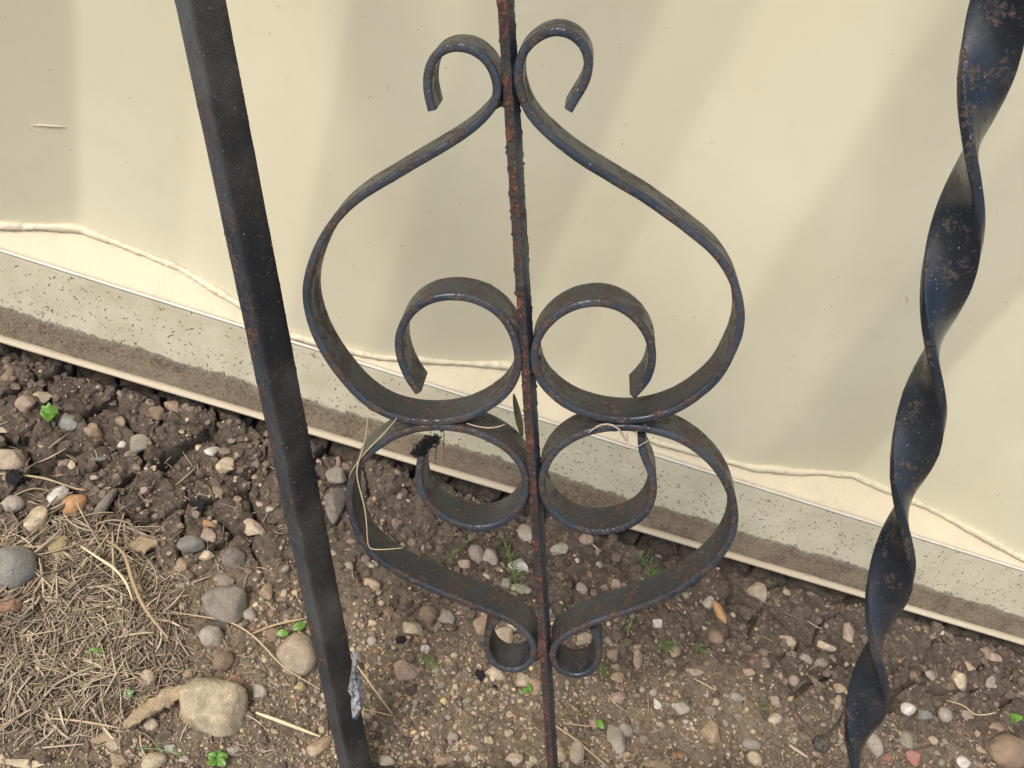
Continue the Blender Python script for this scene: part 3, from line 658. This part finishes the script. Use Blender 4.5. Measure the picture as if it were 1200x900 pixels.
# more small pebbles, placed where the picture shows them thick on the ground
def free(px, py, r):
    return all((px - x) ** 2 + (py - y) ** 2 > (r + q) ** 2 for x, y, q in taken)
def lip_py(px): return 405 + .2955 * px
keys = ['pale tan', 'tan', 'pinkish', 'grey', 'pale grey', 'brown', 'cream', 'pale tan', 'brown', 'grey', 'olive-grey', 'rust-brown']
nlab = 0; tries = 0
NP = 300 - len(ST)
while nlab < NP and tries < 6000:
    tries += 1
    px = random.uniform(4, 1196); py = random.uniform(430, 896)
    if py < lip_py(px) + 16: continue
    if py < lip_py(px) + 95 and random.random() < .7: continue
    if px < 190 and 620 < py < 850: continue
    w = random.uniform(8, 13.5); h = w * random.uniform(.6, .95)
    if not free(px, py, w * .6): continue
    cn = random.choice(keys); ang = random.random() < .9
    o_ = place_stone(px, py, w, h, random.uniform(-80, 80), PAL[cn], .45, random.choice(ANG_S if ang else ROUND_S))
    zone = 'on the left of the left post' if px < 330 + (py - 600) * .2 else 'between the left post and the centre bar' if px < 630 else 'between the centre bar and the twisted bar' if px < 1060 - (py - 600) * .2 else 'on the right of the twisted bar'
    band = 'on the clay close to the flashing' if py < lip_py(px) + 95 else 'in the gravelly soil'
    lab = None
    for adj in (('broad ' if h / w > .8 else 'narrow '), ('chipped ' if ang else 'smooth ')):
        for rk in (0, 1, 2, 3, 4):
            l_ = f'tiny {adj}{cn} pebble {near_phrase(px, py, rk)}'
            if l_ not in used: lab = l_; break
        if lab: break
    if not lab: print('DUP pebble'); lab = l_
    used[lab] = 1
    tag(o_, lab, 'pebble', 'small pebbles pressed into the soil'); o_.name = 'pebble'
    nlab += 1

# ------------------------------------------------------------------ loose grit and clods (stuff)
def ico(sub):
    bm = bmesh.new(); bmesh.ops.create_icosphere(bm, subdivisions=sub, radius=1); V = np.array([v.co[:] for v in bm.verts]); Fc = np.array([[v.index for v in f.verts] for f in bm.faces]); bm.free(); return V, Fc
def randrot(n):
    q = rng.normal(size=(n, 4)); q /= np.linalg.norm(q, axis=1)[:, None]; w, x, y, z = q.T
    return np.stack([1-2*(y*y+z*z), 2*(x*y-z*w), 2*(x*z+y*w), 2*(x*y+z*w), 1-2*(x*x+z*z), 2*(y*z-x*w), 2*(x*z-y*w), 2*(y*z+x*w), 1-2*(x*x+y*y)], 1).reshape(n, 3, 3)
def scatter(name, n, sub, smin, smax, pw, dens, cols, mat, label, sink=.2, jit=.2, smooth=False):
    bases = []
    V0, F0 = ico(sub)
    for b_ in range(8):
        Vb = V0.copy(); pl = rng.normal(size=(9, 3)); pl /= np.linalg.norm(pl, axis=1)[:, None]
        for p_, d_ in zip(pl, rng.uniform(.45, .85, 9)):
            s_ = Vb @ p_ - d_; m_ = s_ > 0; Vb[m_] -= np.outer(s_[m_] * .95, p_)
        bases.append(Vb)
    bases = np.array(bases); X = rng.uniform(x0, x1, n * 3); Y = rng.uniform(y0, y1, n * 3)
    d, sand = fields(X, Y); keep = (d > .002) & (rng.random(len(X)) < dens(X, Y, d, sand)); X, Y = X[keep][:n], Y[keep][:n]; n = len(X)
    H = ground_h(X, Y)[0]
    s = smin + (smax - smin) * rng.random(n) ** pw
    sc = s[:, None] * rng.uniform(.6, 1.1, (n, 3))
    VV = bases[rng.integers(0, 8, n)] * (1 + jit * rng.normal(size=(n, len(V0), 1))) * sc[:, None]
    VV = np.einsum('nij,nkj->nki', randrot(n), VV); VV[..., 2] *= .8
    VV += np.stack([X, Y, H + s * (.5 - sink)], 1)[:, None]
    FF = (F0[None] + (np.arange(n) * len(V0))[:, None, None]).reshape(-1, 3)
    cc_ = np.array(cols)[rng.integers(0, len(cols), n)] * rng.uniform(.7, 1.2, (n, 1))
    o_ = mobj(name, VV.reshape(-1, 3), FF, mat, smooth=smooth, col=np.repeat(cc_, len(V0), 0))
    tag(o_, label, name, kind='stuff'); return o_
gc = [PAL[k] for k in ('pale tan', 'tan', 'tan', 'brown', 'pinkish', 'grey', 'cream', 'pale grey', 'brown', 'yellowish', 'charcoal', 'tan', 'olive-grey', 'brown', 'tan', 'pale tan', 'pinkish', 'rust-brown')]
scatter('grit', 30000, 1, .0005, .0016, 2.0, lambda X, Y, d, s: (.12 + .88 * s) * (.25 + .75 * sst(-.15, .25, fbm(X, Y, .05, 3))), gc, M_GRAVEL, 'fine mixed grit strewn over the soil', .1, .12)
scatter('gravel', 8200, 1, .0013, .0034, 2.4, lambda X, Y, d, s: (.10 + .90 * s) * (.15 + .85 * sst(-.1, .25, fbm(X + 3, Y, .06, 3))), gc, M_GRAVEL, 'small mixed gravel pressed into the soil', .45, .05, False)
soilc = [(.13, .10, .078), (.17, .133, .104), (.11, .085, .065), (.21, .168, .13)]
scatter('soil_crumbs', 8000, 2, .0008, .0052, 3.0, lambda X, Y, d, s: (1 - .75 * s), soilc, M_CLOD, 'brown crumbs and clods of cracked clay soil', .55, .10)

# ------------------------------------------------------------------ dry grass
def ribbon_many(n, fn, seg=6, k=3):
    VV = []; FF = []; CC = []; off = 0
    for i in range(n):
        P, r_, c_ = fn(i); V, Fq = tube_np(P, r_ * np.sin(np.linspace(.35, 2.9, len(P))) ** .5, k); VV.append(V); FF.append(Fq + off); CC.append(np.tile(c_, (len(V), 1))); off += len(V)
    return np.concatenate(VV), np.concatenate(FF), np.concatenate(CC)
strawc = [(.50, .41, .29), (.46, .37, .25), (.38, .30, .20), (.31, .245, .165), (.54, .45, .32), (.24, .19, .135), (.34, .28, .20), (.17, .13, .095), (.27, .22, .16)]
def inpile(px, py):
    m_ = max(0, 1 - ((px - 72) / 150) ** 2 - ((py - 732) / 145) ** 2)
    return m_
def pile_blade(i):
    while True:
        px = random.gauss(75, 92); py = random.gauss(732, 84)
        if px < 265 and py > 572 and random.random() < inpile(px, py) * 1.6 * (.35 + 1.3 * float(vn(np.array([px / 34.]), np.array([py / 30.]))[0])) + .03 and (px - 250) ** 2 + (py - 840) ** 2 > 48 ** 2 and (px - 18) ** 2 + (py - 664) ** 2 > 27 ** 2 and (px-14)**2+(py-713)**2 > 12**2: break
    m_ = inpile(px, py); p = gpt(px, py, random.random() ** 1.8 * .0065 * min(1, m_ * 1.6) + .0006)
    L = random.uniform(.012, .050) * random.choice((.7, 1, 1)); an = float(vn(np.array([p[0] * 22 + 5]), np.array([p[1] * 22]))[0]) * 7 + random.gauss(0, .45) if random.random() < .6 else random.uniform(0, math.tau)
    cv = random.uniform(-1.4, 1.4) * random.random() * 1.6; n_ = 7
    t = np.linspace(-.5, .5, n_); aa = an + cv * t
    P = np.cumsum(np.stack([np.cos(aa), np.sin(aa), np.full(n_, random.uniform(-.18, .18))], 1) * L / n_, 0); P -= P.mean(0)
    P += p + np.stack([0 * t, 0 * t, .0015 * np.sin(t * 3 + random.random() * 6)], 1)
    return P, random.choice((.0002, .0003, .0004, .0005, .0006, .0009)) * random.uniform(.8, 1.2), np.array(random.choice(strawc)) * random.uniform(.7, 1.15)
Vs, Fs, Cs = ribbon_many(4600, pile_blade)
tag(mobj('dry_grass', Vs, Fs, M_STRAW, col=Cs), 'tangled heap of dry straw-coloured grass on the soil at left', 'dry grass', kind='stuff')
def loose_blade(i):
    while True:
        px = random.uniform(-10, 1210); py = random.uniform(440, 905)
        if py > lip_py(px) + 25 and random.random() < (.9 if px < 330 and py > 530 else .5 if (620 < px < 760 and py > 820) else .10): break
    p = gpt(px, py, .0015); L = random.uniform(.005, .024); an = random.uniform(0, 6.3); cv = random.uniform(-1, 1); t = np.linspace(-.5, .5, 6); aa = an + cv * t
    P = np.cumsum(np.stack([np.cos(aa), np.sin(aa), 0 * t + random.uniform(-.1, .1)], 1) * L / 6, 0); P -= P.mean(0); P += p
    return P, random.uniform(.0002, .0005), np.array(random.choice(strawc)) * random.uniform(.6, 1.1)
Vs, Fs, Cs = ribbon_many(420, loose_blade)
tag(mobj('grass_litter', Vs, Fs, M_STRAW, col=Cs), 'short scraps of dry grass scattered over the soil', 'dry grass', kind='stuff')
def blade(name, pts, rad, label, cat='straw', col=(.43, .34, .21), where='g', dz=.003, group=None):
    if where == 'g': P = np.array([gpt(x, y, dz) for x, y in pts])
    elif where == 'w': 
        P = []
        for x, y in pts:
            r = ray(x, y); t = .6
            for _ in range(400):
                q = CAM + r * t
                if q[1] > wy(q[0]) - .0012: break
                t += .001
            P.append(q)
        P = np.array(P)
    else: P = np.array([on_r(x, y, where) for x, y in pts])
    P = smooth(catmull(P, .003), 2); L = len(P); org = P[0].copy()
    V, Fq = tube_np(P - org, rad * np.sin(np.linspace(.5, 2.85, L)) ** .6, 6)
    o_ = mobj(name, V, Fq, M_STRAW1); o_.location = org; o_.color = (*col, 1); tag(o_, label, cat, group); return o_
blade('grass_stalk', [(200,717),(233,722),(267,728),(290,740),(310,758),(333,782),(375,808)], .0006, 'long yellow grass stalk running from the heap to the left post', dz=.005)
blade('grass_stalk', [(295,743),(323,732),(357,725)], .0009, 'thick dry stalk above the large beige stone')
blade('grass_stalk', [(300,835),(333,847),(375,863)], .0012, 'pale flat stalk reaching the foot of the left post', col=(.6, .5, .33))
blade('grass_stalk', [(410,768),(433,800),(460,837)], .0006, 'thin stalk slanting down right of the flaked post patch', dz=.006)
blade('grass_stalk', [(422,830),(440,834),(460,839)], .0005, 'short stalk touching the slanting stalk near the post foot', col=(.5, .36, .18), dz=.005)
blade('grass_stalk', [(431,487),(429,512),(422,535),(417.5,555),(425,585),(429,605),(431,637),(434,644),(450,644),(472,642)], .00038, 'bent yellow grass stalk hanging over the lower left scroll', where=-.0015)
blade('grass_stalk', [(465,490),(450,508),(428,530),(412,552),(409,560)], .0003, 'thin grass stalk lying along the lower left scroll', where=-.001)
blade('grass_stalk', [(547,496),(562,501),(580,502),(592,497)], .0004, 'pale curved straw in front of the lower left circle', where=.002, col=(.36, .28, .2))
blade('grass_stalk', [(690,507),(700,499),(712,496),(725,501),(731,512),(736,520),(735,508)], .0005, 'looped pale straw caught between the right circles', where=-.0015, col=(.34, .28, .21))
blade('grass_stalk', [(767,512),(750,522),(736,531),(734.5,541),(740,546),(747,537)], .0003, 'thin looped fibre on the end of the lower right scroll', where=-.001, col=(.3, .24, .18))
blade('dry_root', [(1117,815),(1130,828),(1147,835),(1167,835),(1177,820),(1190,790)], .0006, 'thin curved pale root on the soil at right', 'root', dz=.005)
blade('fibre', [(1042,313),(1050,328),(1060,340),(1064,354)], .00035, 'short brown fibre stuck on the cream wall left of the twisted bar', 'fibre', (.35, .22, .12), 'w')
blade('fibre', [(962,557),(963,568),(960,577)], .0003, 'tiny straight fibre on the filler left of the twisted bar', 'fibre', (.40, .26, .14), 'w')
blade('grass_stalk', [(650,850),(670,863),(690,880),(713,899)], .0008, 'brown stalk running down right from the foot of the centre bar', col=(.36, .27, .17))
blade('grass_stalk', [(660,847),(680,850),(702,851)], .0005, 'short level stalk right of the foot of the centre bar')
blade('grass_stalk', [(0,555),(50,560),(95,570),(130,572)], .0008, 'level dry stalk at left above the white and orange pebbles')
blade('grass_stalk', [(0,590),(40,572),(80,567),(128,575)], .0006, 'second thin stalk under the level one at left')
blade('grass_stalk', [(40,548),(55,532),(77,525)], .0005, 'forked straw below the bright green leaf', col=(.4, .32, .2))
blade('grass_stalk', [(57,525),(70,515),(80,507)], .0006, 'short brown straw left of the tan stones', col=(.36, .28, .17))
blade('grass_stalk', [(125,633),(145,648),(155,680),(167,708),(180,727),(197,748)], .0013, 'thick brown stalk curving down across the heap', col=(.32, .24, .14), dz=.015)
blade('grass_stalk', [(95,640),(117,655),(133,665),(148,683),(155,703)], .0009, 'bright straw curving over the top of the heap', col=(.6, .5, .33), dz=.015)
blade('grass_stalk', [(0,853),(33,833),(70,815)], .0007, 'straight straw at the lower left border', dz=.006)
blade('grass_stalk', [(12,640),(30,641),(52,641)], .0010, 'short thick straw lying above the blue-grey cobble', col=(.6, .46, .27), dz=.006)
blade('grass_stalk', [(60,842),(95,845),(140,853)], .0007, 'straw lying level under the heap', dz=.006)
blade('grass_stalk', [(815,785),(817,800),(816,820)] if False else [(759,812),(760,828),(759,842)], .0004, 'upright thin brown straw right of the centre bar', col=(.36, .22, .1))
blade('wood_splinter', [(925,873),(935,880),(947,888)], .0012, 'small flat splinter left of the charcoal pebble', 'splinter', (.42, .34, .25))
blade('dry_root', [(396,536),(398,545),(393,550),(386,552),(383,556)], .0022, 'short pinkish worm-shaped root right of the left post', 'root', (.30, .215, .17), dz=.003)
# long bark-like piece leaning on the big stone
def slab(name, pts, wds, th, col, label, cat, dz=.006):
    P = np.array([gpt(x, y, dz) for x, y in pts]); P = catmull(P, .002); n_ = len(P)
    Wd = np.interp(np.linspace(0, 1, n_), np.linspace(0, 1, len(wds)), wds)
    T = np.gradient(P, axis=0); T /= np.linalg.norm(T, axis=1)[:, None]; A = np.cross(T, (0, 0, 1.)); A /= np.linalg.norm(A, axis=1)[:, None]; B = np.cross(A, T)
    an = np.linspace(0, 2 * np.pi, 15)[:-1]; org = P[0].copy()
    rr = 1 + .14 * rng.normal(size=(n_, 14)) + .18 * np.sin(np.arange(n_) * .55)[:, None] * np.cos(np.arange(14))[None]
    V = P[:, None] - org + (np.cos(an)[None] * Wd[:, None] * rr)[..., None] * A[:, None] + (np.sin(an)[None] * th * rr)[..., None] * B[:, None]
    a_ = np.arange(n_ * 14).reshape(n_, 14); b_ = np.roll(a_, -1, 1)
    Fq = np.stack([a_[:-1], b_[:-1], b_[1:], a_[1:]], -1).reshape(-1, 4).tolist() + [a_[0].tolist(), a_[-1].tolist()[::-1]]
    me = bpy.data.meshes.new(name); me.from_pydata(V.reshape(-1, 3), [], Fq); me.materials.append(M_STONE); me.polygons.foreach_set('use_smooth', np.ones(len(me.polygons), bool))
    o_ = link(bpy.data.objects.new(name, me)); o_.location = org; o_.color = (*col, 1); return tag(o_, label, cat)
slab('bark_strip', [(143,856),(158,842),(180,828),(202,814),(226,806)], [.0010, .0038, .0050, .0042, .003], .0020, (.44, .33, .20), 'long tan bark strip leaning on the big cream stone', 'bark', .009)
slab('bark_strip', [(150,642),(165,638),(185,637)], [.002, .006, .002], .003, (.36, .26, .16), 'short brown bark strip at the top of the dry grass heap', 'bark', .004)
# dried leaf hanging behind the bar
def leafshape(name, tip, base, wd, mat, col, where=None, parent=None, dz=.002, lobes=0, fold=.25, org=None):
    """pointed or lobed leaf between two picture points"""
    if where is None: A_, B_ = gpt(*base, dz), gpt(*tip, dz + .0015)
    else: A_, B_ = on_r(*base, where), on_r(*tip, where)
    ax_ = B_ - A_; L = np.linalg.norm(ax_); ax_ = ax_ / L
    view = nrm(CAM - A_); side = nrm(np.cross(ax_, view)); up = np.cross(side, ax_)
    n_ = 14; V = []; Fq = []
    org = A_ if org is None else org
    for i in range(n_ + 1):
        t = i / n_; w_ = math.sin(math.pi * min(1, t * .92 + .05)) ** .7 * wd / 2
        if lobes: w_ *= 1 + .22 * math.cos(t * lobes * math.pi * 2)
        c_ = A_ + ax_ * L * t + up * math.sin(t * math.pi) * L * .08
        for s_ in (-1, -.5, 0, .5, 1): V.append(c_ + side * s_ * w_ + up * abs(s_) * w_ * fold - org)
        for s_ in (1, .5, 0, -.5, -1): V.append(c_ + side * s_ * w_ + up * (abs(s_) * w_ * fold - .00018) - org)
    for i in range(n_):
        for j in range(10):
            a_ = i * 10 + j; b_ = i * 10 + (j + 1) % 10; Fq.append((a_, b_, b_ + 10, a_ + 10))
    me = bpy.data.meshes.new(name); me.from_pydata(V, [], Fq); me.materials.append(mat); me.polygons.foreach_set('use_smooth', np.ones(len(me.polygons), bool))
    o_ = link(bpy.data.objects.new(name, me), parent); o_.color = (*col, 1)
    if parent is None: o_.location = org
    return o_
tag(leafshape('dried_leaf', (612,512), (602,462), .0034, M_LEAF, (.10, .09, .045), .022), 'narrow dark olive dried leaf hanging left of the centre bar', 'leaf')
# ------------------------------------------------------------------ weeds
G1, G2, G3 = (.10, .22, .028), (.17, .26, .10), (.12, .20, .045)
def weed(leaves, label, col=G1, stem=True):
    b0 = gpt(*leaves[0][0]); t_ = empty('seedling', tuple(b0)); tag(t_, label, 'weed')
    for (bs, tp, wd, lb) in leaves: leafshape('leaf', tp, bs, wd, M_LEAF, col, None, t_, .004, lb, .25, b0)
    return t_
weed([((68,481),(47,484),.011,2.5),((58,474),(56,494),.010,2.5)], 'bright green lobed seedling leaf on the clay near the flashing')
weed([((103,770),(119,763),.0085,0)], 'single round bright green leaf on the dry grass heap')
weed([((146,814),(157,810),.004,2),((152,812),(150,819),.004,2)], 'tiny pale lobed green seedling in the lower heap', G2)
weed([((324,742),(338,742),.005,0)], 'small oval green leaf above the large beige stone', G1)
weed([((343,737),(358,731),.0055,0)], 'small oval green leaf touching the left post', G1)
weed([((254,889),(244,884),.005,0),((254,889),(257,879),.005,0),((254,889),(267,885),.005,0),((254,889),(264,897),.005,0),((254,889),(245,897),.005,0)], 'five-leaved green seedling below the big cream stone')
weed([((700,843),(707,854),.0045,0)], 'small upright green leaf near the foot of the centre bar')
weed([((1186,834),(1199,841),.0075,0)], 'bright green leaf at the right border')
weed([((610,813),(620,806),.003,0),((619,800),(622,812),.003,0)], 'tiny green seedling between two tan stones below the curls')
def feather(stem, n, spread, label, col=G3):
    b0 = gpt(*stem[0]); t_ = empty('feathery_weed', tuple(b0)); tag(t_, label, 'weed')
    P = np.array([gpt(x, y, .004 + .004 * i) for i, (x, y) in enumerate(stem)]); P = catmull(P, .0015)
    V, Fq = tube_np(P - b0, .00035, 5); s_ = mobj('stem', V, Fq, M_LEAF, t_); s_.color = (*col, 1)
    VV = []; FF = []; off = 0
    for i in range(n):
        c_ = P[random.randrange(len(P))]; d_ = nrm((random.gauss(0, 1), random.gauss(0, 1), random.uniform(.0, .8))); L = spread * random.uniform(.4, 1)
        for q in range(3):
            dd = nrm(d_ + np.array([random.gauss(0, .5) for _ in range(3)])); st = c_ + d_ * L * .35 * q
            pp = np.array([st + dd * L * t + np.array([0, 0, .15 * L * math.sin(t * 3)]) for t in np.linspace(0, .6, 4)])
            V, Fq = tube_np(pp - b0, .00026 * np.array([1, 1, .8, .4]), 4); VV.append(V); FF.append(Fq + off); off += len(V)
    o_ = mobj('frond', np.concatenate(VV), np.concatenate(FF), M_LEAF, t_); o_.color = (*col, 1); return t_
feather([(590,632),(597,650),(603,670),(606,694)], 26, .010, 'feathery green weed below the lower left circle')
feather([(557,628),(543,638),(528,650),(519,655)], 10, .005, 'thin green sprig lying left of the feathery weed')
feather([(752,655),(760,668),(765,680)], 26, .012, 'feathery green weed on the cracked clay behind the lower right scroll', (.11, .19, .05))
feather([(770,752),(779,757),(786,762)], 22, .007, 'small green tufted weed right of the railing')
feather([(816,760),(822,762)], 12, .006, 'smaller tufted weed right of the other tuft')
feather([(492,770),(501,776),(506,780)], 16, .006, 'small green tuft next to a white pebble below the left scroll')
feather([(735,745),(737,735),(741,725)], 6, .003, 'thin upright green sprout under the lower right scroll')
feather([(706,784),(709,792)], 14, .006, 'green tuft beside the lowest right curl')
feather([(892,824),(897,829)], 10, .006, 'dull green tuft in the gravel left of the twisted bar', (.08, .13, .04))
feather([(160,877),(185,878),(210,884)], 8, .004, 'thin green creeping sprout below the bark strip', (.12, .2, .06))
# ------------------------------------------------------------------ black debris
def threads(name, pts_fn, n, rad, label, cat, L):
    VV = []; FF = []; off = 0; org = pts_fn(); 
    for i in range(n):
        c_ = pts_fn(); d_ = nrm(rng.normal(size=3)); e_ = nrm(rng.normal(size=3)); l_ = L * random.uniform(.4, 1)
        pp = np.array([c_ + d_ * l_ * t + e_ * l_ * .35 * math.sin(t * 3.1) for t in np.linspace(0, 1, 5)])
        V, Fq = tube_np(pp - org, rad * random.uniform(.5, 1.3), 4); VV.append(V); FF.append(Fq + off); off += len(V)
    o_ = mobj(name, np.concatenate(VV), np.concatenate(FF), M_CHAR); o_.location = org; return tag(o_, label, cat)
def moss():
    t = random.random(); return on_r(486 + 26 * t + random.gauss(0, 1.8), 532 - 20 * t + random.gauss(0, .8 + 3.0 * math.sin(t * 3.1)), random.uniform(.0, .008))
threads('dead_moss_clump', moss, 420, .00026, 'black dried moss clump stuck on the end of the lower left scroll', 'moss', .0030)
blade('hanging_root', [(520,505),(520,530),(519,545)], .0003, 'fine brown root hanging from the upper left scroll by the moss', 'root', (.16, .08, .04), .006)
blade('hanging_root', [(513,512),(511,530),(510,545)], .00025, 'thinner dark root beside the black moss', 'root', (.07, .045, .03), .006)
def lumpy(px, py, w, seed, label):
    V0, F0 = ico(3); r_ = np.random.default_rng(seed); p = gpt(px, py); s = (R.T @ (p - CAM))[2] / F * w / 2
    V = V0 * (1 + .22 * fbm(V0[:, 0] * 1 + seed, V0[:, 1] + V0[:, 2] * 1.7, .5, 4) * 2)[:, None] * s
    o_ = mobj('charred_lump', V, F0, M_CHAR, smooth=False); o_.location = (p[0], p[1], p[2] + s * .0); tag(o_, label, 'charred lump')
lumpy(470, 751, 11, 1, 'shiny black charred lump left of the pale angular stone'); lumpy(562, 792, 13, 2, 'black crumbly charred lump left of the lowest left curl'); lumpy(579, 806, 7, 3, 'small black charred bit below the lowest left curl')
lumpy(17, 560, 20, 4, 'black charred bit at the left border under the square chip'); lumpy(235, 592, 14, 5, 'small black charred bit left of the left post')
# ------------------------------------------------------------------ specks stuck on wall and flashing
def specks():
    VV = []; FF = []; off = 0
    def add(p, U, Vd, Nn, l, w):
        nonlocal off
        a = random.uniform(0, 3.14); u = math.cos(a) * U + math.sin(a) * Vd; v = -math.sin(a) * U + math.cos(a) * Vd; b = random.uniform(-.3, .3) * l
        q = [p - u * l, p + v * w + u * .2 * l + v * b, p + u * l, p - v * w + v * b]; q = q + [p + v * b * .6 + Nn * w * .8]
        VV.extend(q); FF.extend([(off, off + 1, off + 4), (off + 1, off + 2, off + 4), (off + 2, off + 3, off + 4), (off + 3, off, off + 4)]); off += 5
    for i in range(3600):                                   # on the flashing face
        x = random.uniform(-.75, .85); t = random.random() ** .8 * .84
        if vn(np.array([x * 26 + 9]), np.array([t * 2.2]))[0] < .14: continue
        A = np.array([x, L1(x), Z_SHELF - .0005]); B = np.array([x, L2(x) + .0040, Z_LIP + .0022]); d_ = nrm(B - A); Nn = nrm(np.cross((1, 0, 0), d_)); Nn = Nn if Nn[1] < 0 else -Nn
        add(A + (B - A) * t + Nn * .0002, np.array((1., 0, 0)), d_, Nn, random.uniform(.0004, .0024) * random.random() ** .6, random.uniform(.0002, .00045))
    for i in range(300):                                    # on the sheet
        x = random.uniform(-.7, .85); z = Z_SHELF + random.uniform(.01, .45); s_ = (wy(x + .003) - wy(x - .003)) / .006; U = nrm((1, s_, 0)); Nn = nrm((s_, -1, 0))
        add(np.array([x, wy(x), z]) + Nn * .0006, U, np.array((0, 0, 1.)), Nn, random.uniform(.0003, .0009), random.uniform(.00015, .0003))
    me = bpy.data.meshes.new('dirt_specks'); me.from_pydata([v - WO for v in VV], [], FF); m_ = NT('speck').out((.10, .085, .055), .9); me.materials.append(m_)
    o_ = link(bpy.data.objects.new('dirt_specks', me), wall); o_['kind'] = 'stuff'
specks()
# pale scratch on the sheet
def on_wall(x, y):
    r = ray(x, y); t = .4
    while t < 2:
        q = CAM + r * t
        if q[1] > wy(q[0]) - .0002: return q
        t += .0005
P = catmull(np.array([on_wall(x, y) for x, y in ((36, 146.5), (50, 147), (64, 148), (77, 148.6))]), .002)
V, Fq = tube_np(P - WO, .0005 * np.sin(np.linspace(.3, 2.9, len(P))), 6); mobj('scratch', V, Fq, M_BEAD, wall)
print('stones', len(ST), 'pebbles', nlab, 'objects', len(bpy.data.objects))
